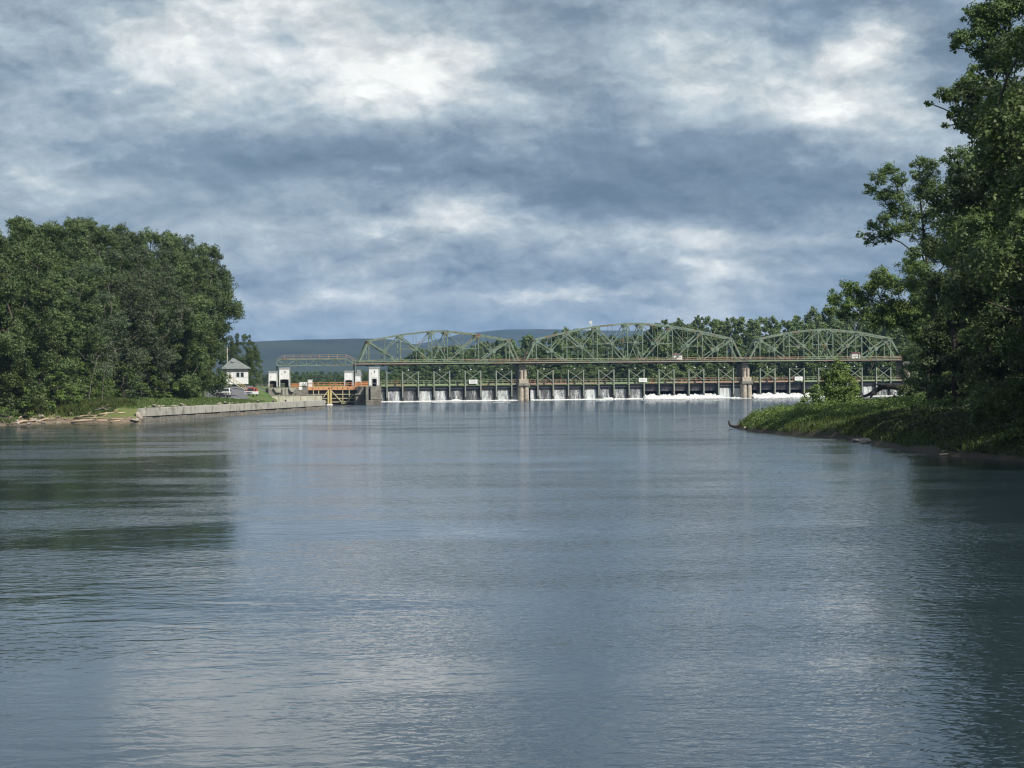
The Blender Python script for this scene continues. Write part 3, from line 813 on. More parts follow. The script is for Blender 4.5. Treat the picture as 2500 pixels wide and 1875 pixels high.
def dam(px_a, px_b, first_px, open_bays, sign_px, label, rusty):
    """uprights, walkway and gates hung below one truss span; open_bays: photo columns where water pours under the gate"""
    sa, sb = s_of(px_a), s_of(px_b)
    root = empty('movable_dam', bl(sa, 0), YAW, label, 'dam', 'gated dam sections below the bridge')
    Ls = sb - sa
    f0 = s_of(first_px) - sa
    while f0 - PITCH > .3: f0 -= PITCH
    ups = []
    x = f0
    while x < Ls - .3: ups.append(x); x += PITCH
    W = M['pale_steel']
    upm = MB().box(-.14, .14, -.14, .14, 1.2, 8.75).mesh('upright', W)
    lowm = MB().box(-.36, .36, .2, 1.9, -1.2, 4.3).mesh('gap_shade_bar', M['dark_steel'])  # dark bars standing in for the shadowed gaps between the gates
    for u_ in ups:
        link(upm, 'upright', root, (u_, 0, 0)); link(lowm, 'gap_shade', root, (u_, 0.1, 0))
    i0 = 0
    pair0 = round((s_of(983) - s_of(first_px)) / PITCH)
    for i in range(len(ups) - 1):
        g = round((ups[i] + sa - s_of(PAIR_PX)) / PITCH)
        if g % 2 == 0:
            a, b = ups[i], ups[i + 1]; zt_, zb_ = 8.55, 5.9
            m = (a + b) / 2
            MB().beam((a + .15, 0, zt_), (b - .15, 0, zb_ - .4), .13, .12).build('brace', W, root)
            MB().beam((b - .15, .02, zt_), (a + .15, .02, zb_ - .4), .13, .10).build('brace', W, root)
            MB().box(a + .17, b - .17, -.05, .05, 8.47, 8.53).build('top_strut', M['green_steel'], root)
    # walkway
    RL = M['rail_steel']; y0, y1 = .24, 1.7
    MB().box(0, Ls, y0, y0 + .14, 4.58, 5.02).build('walkway_girder', M['rail_steel'], root)
    MB().box(0, Ls, y1 - .14, y1, 4.58, 5.02).build('walkway_girder', M['deck_steel'], root)
    MB().box(0, Ls, y0 + .16, y1 - .16, 4.86, 4.94).build('walkway_plate', M['deck_steel'], root)
    for yy in (y0 + .05, y1 - .05):
        for z in (6.06, 5.58):
            MB().box(0, Ls, yy - .05, yy + .05, z - .05, z + .05).build('hand_rail', RL, root)
        pm = MB().box(-.04, .04, -.04, .04, 5.02, 6.02).mesh('rail_post', RL)
        n = int(Ls / 1.53)
        for k in range(n + 1): link(pm, 'rail_post', root, (.06 + k * (Ls - .12) / n, yy + (.09 if yy < 1 else -.09), 0))
    kick = MB().box(-.28, .28, -.06, .06, 4.45, 5.1).mesh('splice_plate', M['dark_steel'])
    for k in range(int(Ls / 9.2)): link(kick, 'splice_plate', root, (4.0 + 9.17 * k, y0 - .05, 0))
    # gates
    edges = [0.0] + ups + [Ls]
    opened = [s_of(p) - sa for p in open_bays]
    bays = []
    for a, b in zip(edges[:-1], edges[1:]):
        if b - a < .9: continue
        xa, xb = a + .38, b - .38
        if a == 0: xa = .02
        if b == Ls: xb = Ls - .02
        is_open = any(a < o < b for o in opened)
        zb = 2.3 if is_open else -1.0
        g = MB().box(xa, xb, 1.25, 1.45, max(zb, 3.2), 4.4)
        g.build('gate_leaf', M['wet_steel'], root)
        MB().box(xa, xb, 1.08, 1.245, 3.62, 3.86).build('gate_beam', M['grey_trim'] if not is_open else M['dark_steel'], root)
        MB().box(xa, xb, 1.46, 1.62, zb, 3.3).build('gate_leaf', M['wet_steel'], root)
        rib = MB()
        for k in range(1, 4):
            xr = xa + (xb - xa) * k / 4; rib.box(xr - .06, xr + .06, 1.30, 1.455, zb + .02, 3.18)
        rib.build('gate_ribs', M['wet_steel'], root)
        bays.append((xa, xb, is_open))
    for p, tx in sign_px:
        sx = s_of(p) - sa
        sg = empty('warning_sign', bl(sa + sx, -.2) + Vector((0, 0, 4.95)), YAW, tx, 'sign')
        MB().cbox(-1.25, 1.25, -.03, .03, .05, 1.2, .02).build('board', M['white_paint'], sg)
        for k, (ww, zz, hh) in enumerate(((.85, .86, .08), (1.0, .68, .06), (.95, .52, .06), (.6, .36, .06))):
            MB().box(-ww, ww, -.038, -.031, zz, zz + hh).build('text_line', M['faded_ink'], sg)
        for q in (-.9, .9): MB().box(q - .05, q + .05, .03, .2, .3, .4).build('fixing', M['dark_steel'], sg)
    return root, sa, bays


PAIR_PX = 983
FALLS = []
FALLS.append(dam(931, 1268.5, 983, [], [(1155, 'white warning board on the walkway of the left dam section')], 'left gated dam section with trickling gates below the first truss span', 0))
PAIR_PX = 1313
FALLS.append(dam(1296, 1811.5, 1313, [1605, 1630, 1665, 1700, 1735], [(1569, 'white warning board on the walkway of the middle dam section')], 'middle gated dam section with water pouring under some gates', 1))
PAIR_PX = 1856.3
FALLS.append(dam(1841.5, 2203, 1856.3, [1845, 1870, 1900, 1940, 1975, 2010, 2050], [(1949.5, 'white warning board on the walkway of the right dam section')], 'right gated dam section with water pouring under its gates', 2))


def fall_sheet(sa, xa, xb, seed, mat):
    """thin water sliding down a closed gate: a wavy sheet that leans out toward its foot"""
    rs = random.Random(seed); nx, nz = 22, 9
    V = []; Fc = []
    for j in range(nz):
        t = j / (nz - 1); z = 3.05 - 3.0 * t
        for i in range(nx):
            x = xa + (xb - xa) * i / (nx - 1)
            V.append((x, 1.22 - .25 * t ** 1.5 - .06 * math.sin(i * 1.9 + seed) * t - .05 * rs.random(), z - (.25 * rs.random() if j == 0 else 0)))
    for j in range(nz - 1):
        for i in range(nx - 1):
            a = j * nx + i; Fc.append((a, a + nx, a + nx + 1, a + 1))
    return MB().add(V, Fc)


def froth(x0, x1, yf, h, seed, nx=40, depth=1.8, spike=0.0):
    """heaped white water"""
    rs = random.Random(seed); ny = 12; V = []; Fc = []
    hs = [h * (0.6 + .55 * rs.random()) for _ in range(nx + 1)]
    for _ in range(2): hs = [hs[max(i - 1, 0)] * .25 + hs[i] * .5 + hs[min(i + 1, nx)] * .25 for i in range(nx + 1)]
    for j in range(ny + 1):
        t = j / ny; a = math.pi * t
        for i in range(nx + 1):
            e = min(1, i / 3, (nx - i) / 3); x = x0 + (x1 - x0) * i / nx
            r = math.sin(a) ** .8
            y = yf + depth * .5 - depth * .5 * math.cos(a)
            V.append((x + rs.uniform(-.05, .05), y + rs.uniform(-.12, .12), -.06 + hs[i] * r * (.35 + .65 * e) + rs.uniform(-.10, .14) * h * r))
    for j in range(ny):
        for i in range(nx):
            a = j * (nx + 1) + i; Fc.append((a, a + 1, a + nx + 2, a + nx + 1))
    return MB().add(V, Fc)


for k, (root, sa, bays) in enumerate(FALLS):
    wr = empty('falling_water', bl(sa, 0), YAW); tag(wr, ('thin white water trickling down the closed gates of the left dam section', 'white water trickling and boiling below the gates of the middle dam section', 'white water boiling below the gates of the right dam section')[k], 'falling water', None, 'stuff')
    run = None
    for i, (xa, xb, op) in enumerate(bays):
        rs = random.Random(100 * k + i)
        if not op:
            fall_sheet(sa, xa + .1, xb - .1, 10 * k + i, None).build('water_sheet', M['fall_%d' % rs.choice((0, 1, 2, 2, 3, 3, 4))], wr, True)
            if rs.random() < .42 and xb - xa > 2:     # a stronger jet
                xc = rs.uniform(xa + .6, xb - .6); w_ = rs.uniform(.12, .3); hz = rs.uniform(1.2, 2.9)
                mb = MB()
                mb.tube([(xc, 1.0, hz), (xc + .05, .9, hz * .55), (xc + .02, .7, 0)], [w_ * .3, w_ * .6, w_ * 1.5], 8)
                mb.build('water_jet', M['fall_thick'], wr, True)
                froth(xc - 1.5, xc + 1.4, -.3, rs.uniform(.35, .7), 7 * i + k, 20, 1.4).build('foam', M['foam'], wr)
            if run: run = None
        else:
            if run is None:
                j = i
                while j + 1 < len(bays) and bays[j + 1][2]: j += 1
                run = (xa - .9, bays[j][1] + .9)
                n_ = int((run[1] - run[0]) * 7)
                froth(run[0], run[1], -2.2, 1.05, 5 * i + k, n_, 3.4).build('foam', M['foam'], wr)
                froth(run[0] + .6, run[1] - .6, .3, 1.45, 9 * i + k, n_, 2.2).build('foam', M['foam'], wr)
                froth(run[0] + .3, run[1] - .3, -5.0, .32, 11 * i + k, n_, 3.4).build('foam', M['foam'], wr)
    Lk = bays[-1][1]
    froth(-.2, Lk + .3, -.7, .30, 61 + k, int(Lk * 5), 1.9).build('foam', M['foam'], wr)
    froth(.2, Lk, -2.0, .10, 71 + k, int(Lk * 4), 1.6).build('foam', M['foam'], wr)


def winch(px, label):
    s0 = s_of(px)
    o = empty('winch_house', bl(s0, .9) + Vector((0, 0, DECK)), YAW, label, 'winch house', 'white winch houses on the bridge deck')
    MB().cbox(-1.3, 1.3, 0, 2.2, .35, 1.9, .04).build('cabin', M['white_paint'], o)
    MB().add([(-1.45, -.2, 1.86), (1.45, -.2, 1.86), (1.45, 2.4, 1.86), (-1.45, 2.4, 1.86), (-1.35, .7, 2.3), (1.35, .7, 2.3), (1.35, 1.5, 2.3), (-1.35, 1.5, 2.3)], [(0, 3, 2, 1), (4, 5, 6, 7), (0, 1, 5, 4), (1, 2, 6, 5), (2, 3, 7, 6), (3, 0, 4, 7)]).build('roof', M['red_roof'], o)
    MB().box(-.9, .9, -.03, -.004, .85, 1.35).build('window_shutter', M['grey_siding'], o)
    MB().tube([(-.3, -.1, .55), (.35, -.1, .6)], .22, 8).build('winch_drum', M['white_paint'], o)
    MB().box(-1.4, 1.4, .1, 2.1, .12, .34).build('chassis', M['dark_steel'], o)
    w_ = MB().tube([(0, -.06, 0), (0, .06, 0)], .2, 10).mesh('wheel', M['dark_steel'])
    for xx in (-.9, .9):
        for yy in (.3, 1.9): link(w_, 'wheel', o, (xx, yy, .2))
    return o


winch(1658, 'white winch house with red roof on the middle truss span')
winch(2093.5, 'white winch house with dark red roof on the right truss span')

rf = random.Random(31)
for i in range(26):          # drifting foam lines below the dam
    px = rf.choice((rf.uniform(960, 1600), rf.uniform(1600, 2030), rf.uniform(1780, 2030))); dd = bd(px) - rf.uniform(5, 75)
    L_ = rf.uniform(3, 11); o = froth(-L_ / 2, L_ / 2, 0, rf.uniform(.10, .18), 400 + i, 26, rf.uniform(.5, 1.6)).build('foam_line', M['foam'])
    o.location = (wx(px, dd), dd, -.02); o.rotation_euler = (0, 0, rf.uniform(-.15, .25)); tag(o, 'drifting line of foam on the water below the dam', 'foam', 'foam lines below the dam', 'stuff')

# ------------------------------------------------------------------ small truss over the lock
def lock_truss():
    d = 640.0
    k = d / F
    x0, x1 = wx(676, d), wx(866, d)
    zb, zt = wz(760, 892, d), wz(760, 877, d)
    o = empty('service_truss', (x0, d, 0), YAW * .6, 'low grey green service truss carrying a railed walkway over the lock', 'footbridge')
    Ls = (x1 - x0) / math.cos(YAW * .6); n = 8; p = Ls / n
    for t in (0, 2.4):
        MB().beam((0, t, zb), (Ls, t, zb), .3, .3).build('bottom_chord', M['green_steel'], o)
        MB().beam((p * .7, t, zt), (Ls - p * .9, t, zt), .3, .3).build('top_chord', M['green_steel'], o)
        MB().beam((p * .7, t, zt), (0, t, zt - .1), .24, .24).build('top_chord', M['green_steel'], o)
        MB().beam((Ls - p * .9, t, zt), (Ls, t, zb + .2), .3, .3).build('end_post', M['green_steel'], o)
        for i in range(n):
            MB().beam((p * i + .05, t, zb), (p * i + .05, t, zt), .16, .16).build('vertical', M['green_steel'], o)
            if i in (1, 3, 5): MB().beam((p * i, t, zb), (p * (i + 1), t, zt), .18, .17).build('diagonal', M['green_steel'], o)
            elif i < 7: MB().beam((p * i, t, zt), (p * (i + 1), t, zb), .18, .17).build('diagonal', M['green_steel'], o)
    MB().box(p * .7, Ls - p * .9, .2, 2.2, zt + .17, zt + .27).build('walkway_plate', M['deck_steel'], o)
    for t in (.15, 2.25):
        for z in (zt + .75, zt + 1.25):
            MB().beam((p * .8, t, z), (Ls - p * .9, t, z), .09, .09).build('hand_rail', M['rail_brown'], o)
            MB().beam((p * .8, t, z), (-.2 + p * .1, t, z - .9), .09, .09).build('hand_rail', M['rail_brown'], o)
            MB().beam((Ls - p * .9, t, z), (Ls + .2, t, z - 1.3), .09, .09).build('hand_rail', M['rail_brown'], o)
        for i in range(8):
            xx = p * .8 + i * (Ls - p * 1.7) / 7
            MB().box(xx - .05, xx + .05, t - .05, t + .05, zt + .2, zt + 1.2).build('rail_post', M['rail_brown'], o)
    MB().box(Ls - .35, Ls + .1, .3, 2.1, 4.4, zb + .1).build('support_leg', M['pale_steel'], o)
    MB().box(-.1, .35, .3, 2.1, 4.4, zb - .1).build('support_leg', M['dark_steel'], o)


lock_truss()

# ------------------------------------------------------------------ the lock
LY = YAW * .55
def lock_block(name, px0, px1, d0, d1, z0, z1, mat, label, cat='lock wall'):
    w = (px1 - px0) / F * d0
    o = empty(name, (wx(px0, d0), d0, 0), LY, label, cat)
    return o, w


# right lock pier with its stepped downstream nose
o, w = lock_block('lock_pier', 893, 930.6, 556, 700, 0, 4.5, None, 'blocky stained concrete lock pier with a dark slot below the right white tower', 'lock pier')
MB().cbox(0, w * .17, 0, 7, 1.2, 4.5, .05).build('pier_block', M['old_concrete'], o)
MB().cbox(w * .30, w, 0, 7, 1.3, 4.52, .05).build('pier_block', M['old_concrete'], o)
MB().box(w * .172, w * .298, .7, 6.9, 1.2, 4.45).build('stop_slot', M['dark_steel'], o)
MB().cbox(-.05, w * .98, -.25, 7.0, -1.5, 1.15, .08).build('foot_block', M['stone_block'], o)
MB().cbox(-.15, w + .05, 7.02, 120, -1.5, 4.5, .05).build('long_wall', M['old_concrete'], o)
MB().cbox(-2.3, -.06, 4.0, 12, -1.5, 2.55, .05).build('recess_wall', M['stone_block'], o)
MB().cbox(-2.35, -.2, 3.7, 4.5, 2.56, 2.72, .03).build('recess_ledge', M['wall_concrete'], o)
MB().prism([(-1.6, 2.74), (-.16, 2.74), (-.16, 4.48), (-.5, 4.48)], 4.6, 12).build('sloping_wall', M['old_concrete'], o)

# left lock wall
o, w = lock_block('lock_wall', 655, 752, 572, 700, 0, 4.4, None, 'grey concrete left lock wall with stepped top below the number tower')
MB().cbox(0, w, 0, 110, -1.5, 4.35, .06).build('wall_body', M['old_concrete'], o)
MB().prism([(1.2, 4.36), (2.0, 3.2), (3.0, 3.2), (3.4, 4.36)], -.45, -.02).build('buttress', M['wall_concrete'], o)
MB().prism([(5.0, 4.36), (5.7, 3.3), (6.3, 3.3), (7.1, 4.36)], -.45, -.02).build('buttress', M['wall_concrete'], o)
for i, (a, b) in enumerate(((3.5, 4.1), (4.25, 4.9))):
    MB().cbox(a, b, -.3, -.02, 2.6, 4.3, .03).build('pilaster', M['wall_concrete'], o)

# cream cross wall in front of the lock
o, w = lock_block('cream_wall', 662, 786, 528, 540, 0, 2.7, None, 'low cream coloured concrete wall with a dark cap before the lock gates')
n = 7
for i in range(n):
    MB().cbox(w * i / n + .02, w * (i + 1) / n - .02, 0, 1.2, -1.5, 2.52 - .04 * (i % 2), .06).build('panel', M['cream_concrete'], o)
MB().cbox(-.1, w + .05, -.08, 2.2, 2.53, 2.72, .04).build('cap', M['old_concrete'], o)
MB().prism([(.1, -1.5), (w - .02, -1.5), (w - .02, 2.4), (.1, 2.4)], 1.22, 40).build('fill', M['old_concrete'], o)
for i in range(3):
    MB().tube([(2.2 + 3.4 * i, -.02, 2.72), (2.2 + 3.4 * i, -.02, 3.0)], .12, 8).build('bollard', M['dark_steel'], o)


def text_mesh(s, size, name, depth=.02):
    cu = bpy.data.curves.new(name, 'FONT'); cu.body = s; cu.size = size; cu.extrude = depth; cu.align_x = 'CENTER'; cu.align_y = 'CENTER'
    ob = bpy.data.objects.new(name, cu); COL.objects.link(ob)
    me = bpy.data.meshes.new_from_object(ob.evaluated_get(bpy.context.evaluated_depsgraph_get()))
    COL.objects.unlink(ob); bpy.data.objects.remove(ob)
    return me


def put_text(s, size, mat, parent, loc, name):
    me = text_mesh(s, size, name); me.materials.clear(); me.materials.append(M[mat])
    o = link(me, name, parent, loc); o.rotation_euler = (R(90), 0, 0); return o


# mitre gates
def gate_leaf(px0, px1, d, left, label):
    w = (px1 - px0) / F * d
    o = empty('lock_gate', (wx(px0, d), d, 0), 0.02 if left else -.02, label, 'lock gate', 'mitre gate leaves')
    C = M['cream_paint']
    MB().box(0, w, .35, .55, -1.2, 3.6).build('skin_plate', M['dark_steel'], o)
    MB().cbox(-.02, w + .02, -.12, 1.0, 3.72, 4.56, .03).build('top_beam', M['beam_paint'], o)
    xp = w - .47 if left else .02
    MB().cbox(xp, xp + .45, -.16, .34, .2, 3.70 if True else 4.4, .04).build('mitre_post', M['yellow_paint'], o)
    for z in (2.52, 1.52, .62):
        MB().box(.05, w - .05, .02, .30, z, z + .14 + (.06 if z < 1 else 0)).build('girder', C, o)
    for q in ((.48, .72) if not left else (.25, .5)):
        MB().box(w * q - .09, w * q + .09, -.05, .015, 1.0, 3.7).build('stiffener', C, o)
    if not left:
        MB().beam((.5, -.12, 3.4), (w * .45, -.12, .62), .22, .12).build('diagonal', C, o)
        MB().beam((w * .88, -.12, 2.6), (w * .60, -.12, .40), .22, .12).build('diagonal', C, o)
        MB().box(w * .42, w * .62, -.16, -.02, .3, .42).build('foot_strap', C, o)
    else:
        MB().beam((w - .5, -.12, 3.3), (w - 1.5, -.12, 1.9), .22, .12).build('diagonal', C, o)
    for z in (5.55, 5.05):
        MB().box(0, w, .3, .4, z - .05, z + .05).build('hand_rail', M['orange_paint'], o)
    n = int(w / 1.15)
    for i in range(n + 1):
        MB().box(.05 + i * (w - .1) / n - .05, .05 + i * (w - .1) / n + .05, .28, .36, 4.56, 5.5).build('rail_post', M['orange_paint'], o)
    marks = '3114' if left else '93481'
    for i, ch in enumerate(marks):
        x = w * ((.22, .50, .74, .96)[i] if left else (.06, .28, .47, .67, .87)[i])
        put_text(ch, .62, 'ink', o, (x, -.15, 4.14), 'mark')
    return o


gate_leaf(752, 803.8, 567, True, 'left lock gate leaf with plain orange top beam beside the cabinet')
gate_leaf(805.2, 871, 567, False, 'right lock gate leaf with cream braces and orange top beam')
froth(-.8, .8, -.5, .35, 77, 12, 1.0).build('foam', M['foam'], None, label='small splash of foam at the foot of the lock gates', kind='stuff').location = (wx(804.5, 565), 565, 0)


def tower(px0, px1, top_y, d, label, door='arch', number=False, cap=.38, dep=2.6, base=4.5):
    w = (px1 - px0) / F * d
    h = wz((px0 + px1) / 2, top_y, d) - base
    o = empty('white_tower', (wx((px0 + px1) / 2, d), d, base - .02), LY, label, 'tower', 'white gate towers of the lock')
    dw, dh = (w * .78, h * .36) if door == 'arch' else (w * .5, h * .40)
    dx = -w * .03 if door == 'arch' else 0
    x0, x1 = dx - dw / 2, dx + dw / 2
    tw = .20
    bt = 0.96    # slight batter
    def face(poly, y0, y1): return poly
    mb = MB()
    # front wall with a real opening
    mb.box(-w / 2, x0, 0, tw, 0, dh).box(x1, w / 2, 0, tw, 0, dh)
    if door == 'arch':
        top = [(x0, dh), (x0 + dw * .08, dh + .12), (dx, dh + .2), (x1 - dw * .08, dh + .12), (x1, dh)]
    else: top = [(x0, dh), (x1, dh)]
    mb.prism([(-w / 2, dh), *top, (w / 2, dh), (w / 2 * bt, h - cap), (-w / 2 * bt, h - cap)], 0, tw)
    mb.prism([(-w / 2, 0), (-w / 2 + tw, 0), (-w / 2 * bt + tw, h - cap), (-w / 2 * bt, h - cap)], tw, dep)
    mb.prism([(w / 2 - tw, 0), (w / 2, 0), (w / 2 * bt, h - cap), (w / 2 * bt - tw, h - cap)], tw, dep)
    mb.prism([(-w / 2 + tw, 0), (w / 2 - tw, 0), (w / 2 * bt - tw, h - cap), (-w / 2 * bt + tw, h - cap)], dep - tw, dep)
    mb.build('wall', M['white_paint'], o)
    MB().cbox(-w / 2 * bt - .1, w / 2 * bt + .1, -.1, dep + .1, h - cap + .005, h, .05).build('cornice', M['grey_trim'], o)
    MB().box(-w / 2 + tw + .01, w / 2 - tw - .01, tw + .9, tw + 1.0, 0.02, h - cap - .1).build('interior_shade', M['black'], o)  # black sheet stands for the shade inside the opening
    if door != 'arch':
        f_ = MB().box(x0 + .1, x0 + .2, .05, .14, 0, dh - .1).box(x1 - .2, x1 - .1, .05, .14, 0, dh - .1).box(x0 + .2, x1 - .2, .05, .14, dh * .4, dh * .4 + .08)
        f_.build('door_gate', M['grey_trim'], o)
    else:
        g = MB()
        for i in range(5): g.box(x0 + dw * (.08 + .1 * i), x0 + dw * (.08 + .1 * i) + .05, .25, .3, 0, dh * .55)
        g.box(x0 + .05, x0 + dw * .55, .25, .3, dh * .55, dh * .55 + .06)
        g.build('door_gate', M['rail_steel'], o)
    MB().cbox(-w / 2 - .05, x0 - .02, -.06, -.004, 0, .35, .02).build('plinth', M['grey_trim'], o)
    MB().cbox(x1 + .02, w / 2 + .05, -.06, -.004, 0, .35, .02).build('plinth', M['grey_trim'], o)
    MB().tube([(w / 2 * .9, -.07, .3), (w / 2 * .88, -.07, h - cap)], .045, 6).build('downpipe', M['grey_trim'], o)
    MB().box(x0 - .1, x1 + .1, -.05, -.004, dh + .24, dh + .32).build('lintel', M['grey_siding'], o)
    if number: put_text('8', .78, 'ink', o, (w * .02, -.02, h * .77), 'number')
    MB().box(-w * .30, -w * .22, -.05, -.004, h * .66, h * .70).build('lamp', M['grey_trim'], o)
    return o


tower(682, 708.7, 897.2, 592, 'tall white tower with black 8 and dark arch on the left lock wall', 'arch', True)
tower(656, 678, 906.5, 604, 'shorter white tower with arched opening left of the number tower', 'arch')
tower(841, 863.5, 905, 606, 'white tower with low dark opening behind the orange gate railing', 'arch')
tower(901, 927, 896.4, 561, 'white tower with black 8 and dark door on the lock pier', 'door', True, dep=2.8)
t4 = tower(866.5, 882.5, 916.5, 625, 'small white hut with stepped grey cap beside the dark post', 'door', False, .1, 2.0)
w4 = (16) / F * 625; h4 = wz(874, 916.5, 625) - 4.5
MB().prism([(-w4 / 2, h4 + .005), (w4 / 2, h4 + .005), (w4 / 2, h4 + .7), (w4 * .40, h4 + 1.0), (-w4 * .1, h4 + .95), (-w4 / 2, h4 + .3)], .1, 1.9).build('roof', M['grey_trim'], t4)
MB().cbox(-w4 * .22, w4 * .42, .3, 1.6, h4 + 1.01, h4 + 1.5, .05).build('vent_cap', M['grey_trim'], t4)
MB().box(-.26, .26, -.26, .26, 0, 6.1).build('steel_post', M['dark_steel'], None, label='dark steel post beside the small hut on the lock pier', cat='post').location = (wx(865, 622), 622, 4.48)


def railing(px0, px1, d, z, mat, label, h=1.05, panels=False, name='railing'):
    w = (px1 - px0) / F * d
    o = empty(name, (wx(px0, d), d, z), LY, label, 'railing', 'lock side railings')
    for q in (h, h * .55): MB().box(0, w, -.05, .05, q - .06, q + .04).build('hand_rail', M[mat], o)
    n = max(2, int(w / 1.4))
    for i in range(n + 1): MB().box(i * w / n - .05, i * w / n + .05, .05, .14, 0, h - .04).build('rail_post', M[mat], o)
    if panels:
        for i in range(n):
            MB().box((i + .12) * w / n, (i + .88) * w / n, .14, .18, .12, h * .92).build('panel', M[mat], o)
    return o


railing(711, 731, 590, 4.4, 'orange_paint', 'orange panelled railing right of the tall number tower', 1.1, True)
railing(867, 883, 612, 4.5, 'orange_paint', 'orange panelled railing in front of the small capped hut', 1.2, True)
railing(884, 900, 585, 4.5, 'orange_paint', 'orange panelled railing left of the tower on the pier', 1.3, True)
railing(622, 655, 585, 4.38, 'dead_wood', 'weathered railing between the red vehicle and the shorter tower', .95)
railing(806, 840, 612, 4.5, 'orange_paint', 'orange railing behind the right gate leaf', 1.2)
for px0, px1, q0, q1, d, nm, lab, mt, cat in (
        (731, 749, 933, 942.5, 588, 'sign_board', 'white notice board beside the orange railing at the lock', 'white_paint', 'sign'),
        (729.5, 738, 944.3, 951.5, 569, 'sign_board', 'small white board on the face of the left lock wall', 'white_paint', 'sign')):
    a = at(px0, q1, d); b = at(px1, q0, d)
    o = empty(nm, (a.x, d, a.z), LY, lab, cat); ww, hh = b.x - a.x, b.z - a.z
    MB().cbox(0, ww, 0, .06, 0, hh, .015).build('board', M[mt], o)
    MB().box(.12, .2, .06, .14, -.5, hh * .8).build('post', M['dark_steel'], o); MB().box(ww - .2, ww - .12, .06, .14, -.5, hh * .8).build('post', M['dark_steel'], o)
o = empty('control_cabinet', (wx(750.5, 580), 580, 4.36), LY, 'grey control cabinet at the left end of the lock gate', 'cabinet')
MB().cbox(0, 1.35, 0, .8, 0, 2.0, .04).build('body', M['grey_siding'], o)
MB().cbox(-.06, 1.41, -.06, .86, 2.005, 2.12, .03).build('lid', M['grey_trim'], o)
for i in range(2): MB().box(.15, 1.2, -.03, -.004, .25 + .9 * i, .95 + .9 * i).build('door', M['white_paint'], o)
# gate machinery arms
for px, d, lab in ((742, 575, 'dark gate machinery beside the control cabinet'),):
    o = empty('gate_machinery', (wx(px, d), d, 4.36), LY, lab, 'machinery')
    MB().box(-.5, .5, 0, .8, 0, .5).build('base', M['dark_steel'], o)
    for i in range(4): MB().tube([(-.45 + .3 * i, .3, .5), (-.45 + .3 * i, .3, 1.0 + .3 * (i % 2))], .07, 6).build('lever', M['dark_steel'], o)

# ------------------------------------------------------------------ approach wall on the left
def approach_wall():
    a, b = WALL_A, WALL_B; dv = (b - a); Ls = dv.length; ang = math.atan2(dv.y, dv.x)
    o = empty('guide_wall', (a.x, a.y, 0), ang, 'long pale concrete guide wall along the left bank', 'wall')
    # local x along the wall (away), local -y toward the river
    n = 17; rs = random.Random(4)
    for i in range(n):
        x0, x1 = Ls * i / n, Ls * (i + 1) / n
        if i == 0:
            r = .95
            pts = [(x0 + r - r * math.cos(q), -.0 + r - r * math.sin(q)) for q in [math.pi / 2 * k / 6 for k in range(7)]] + [(x1 - .02, 0), (x1 - .02, 1.1), (x0, 1.1)]
            MB().zprism([pts[0]] + pts[1:7] + pts[7:], .76, 1.87).build('panel', M['wall_concrete'], o)
        else:
            MB().cbox(x0 + .02, x1 - .02, 0 + rs.uniform(-.015, .015), 1.1, .76, 1.87 + rs.uniform(-.015, .015), .045).build('panel', M['wall_concrete'], o)
    x = .15
    while x < Ls - .3:
        w_ = rs.choice((1.6, 2.6, 4.4, 5.5)); x1 = min(Ls - .02, x + w_)
        y0 = .12 + rs.uniform(-.06, .10); z1 = .76 - rs.choice((.02, .04, .10, .04))
        MB().cbox(x + .04, x1 - .04, y0, 1.05, -1.4, z1, .09).build('block', M['stone_block'], o); x = x1
    # rails of loose capstones at the back edge and mooring bollards
    bm = MB().tube([(0, 0, 0), (0, 0, .26)], [.17, .14], 10)
    bm.tube([(0, 0, .26), (0, 0, .36)], [.26, .22], 10)
    bme = bm.mesh('bollard', M['dark_steel'])
    for i, px in enumerate((386, 452, 557, 638, 675, 705)):
        t = (px - 352) / (796 - 352)
        # perspective: solve along the wall
        for _ in range(1): pass
        best = min(range(0, int(Ls * 4)), key=lambda q: abs((a.x + dv.x * q / 4 / Ls) / (a.y + dv.y * q / 4 / Ls) * F + 1250 - px))
        bo = empty('mooring_bollard', (a.x + dv.x * best / 4 / Ls - .6, a.y + dv.y * best / 4 / Ls, 1.86), 0, ('first', 'second', 'third', 'fourth', 'fifth', 'sixth')[i] + ' iron mooring bollard along the guide wall from its near end', 'bollard', 'mooring bollards')
        post = link(bme, 'post', bo)
        MB().tube([(0, 0, .362), (0, 0, .42)], [.23, .19], 10).build('cap', M['cream_concrete'], bo)
    return ang


WALL_ANG = approach_wall()


def rock_mesh(seed, flat=.6):
    rs = np.random.default_rng(seed); vs = []; fs = []
    n, m = 8, 5
    for j in range(m + 1):
        a = math.pi * j / m
        for i in range(n):
            b = 2 * math.pi * i / n; r = 1 + rs.normal() * .16
            vs.append((math.sin(a) * math.cos(b) * r, math.sin(a) * math.sin(b) * r, math.cos(a) * flat * r))
    for j in range(m):
        for i in range(n): fs.append((j * n + i, (j + 1) * n + i, (j + 1) * n + (i + 1) % n, j * n + (i + 1) % n))
    return MB().add(vs, fs).mesh('rock', M['rock'])


ROCKS = [rock_mesh(i, .45 + .1 * (i % 3)) for i in range(6)]


def rock(loc, sc, label, group, k):
    o = link(ROCKS[k % 6], 'rock', None, loc, rnd.uniform(0, 6.28)); o.scale = (sc * rnd.uniform(.8, 1.5), sc * rnd.uniform(.7, 1.1), sc * rnd.uniform(.7, 1.1))
    return tag(o, label, 'rock', group)


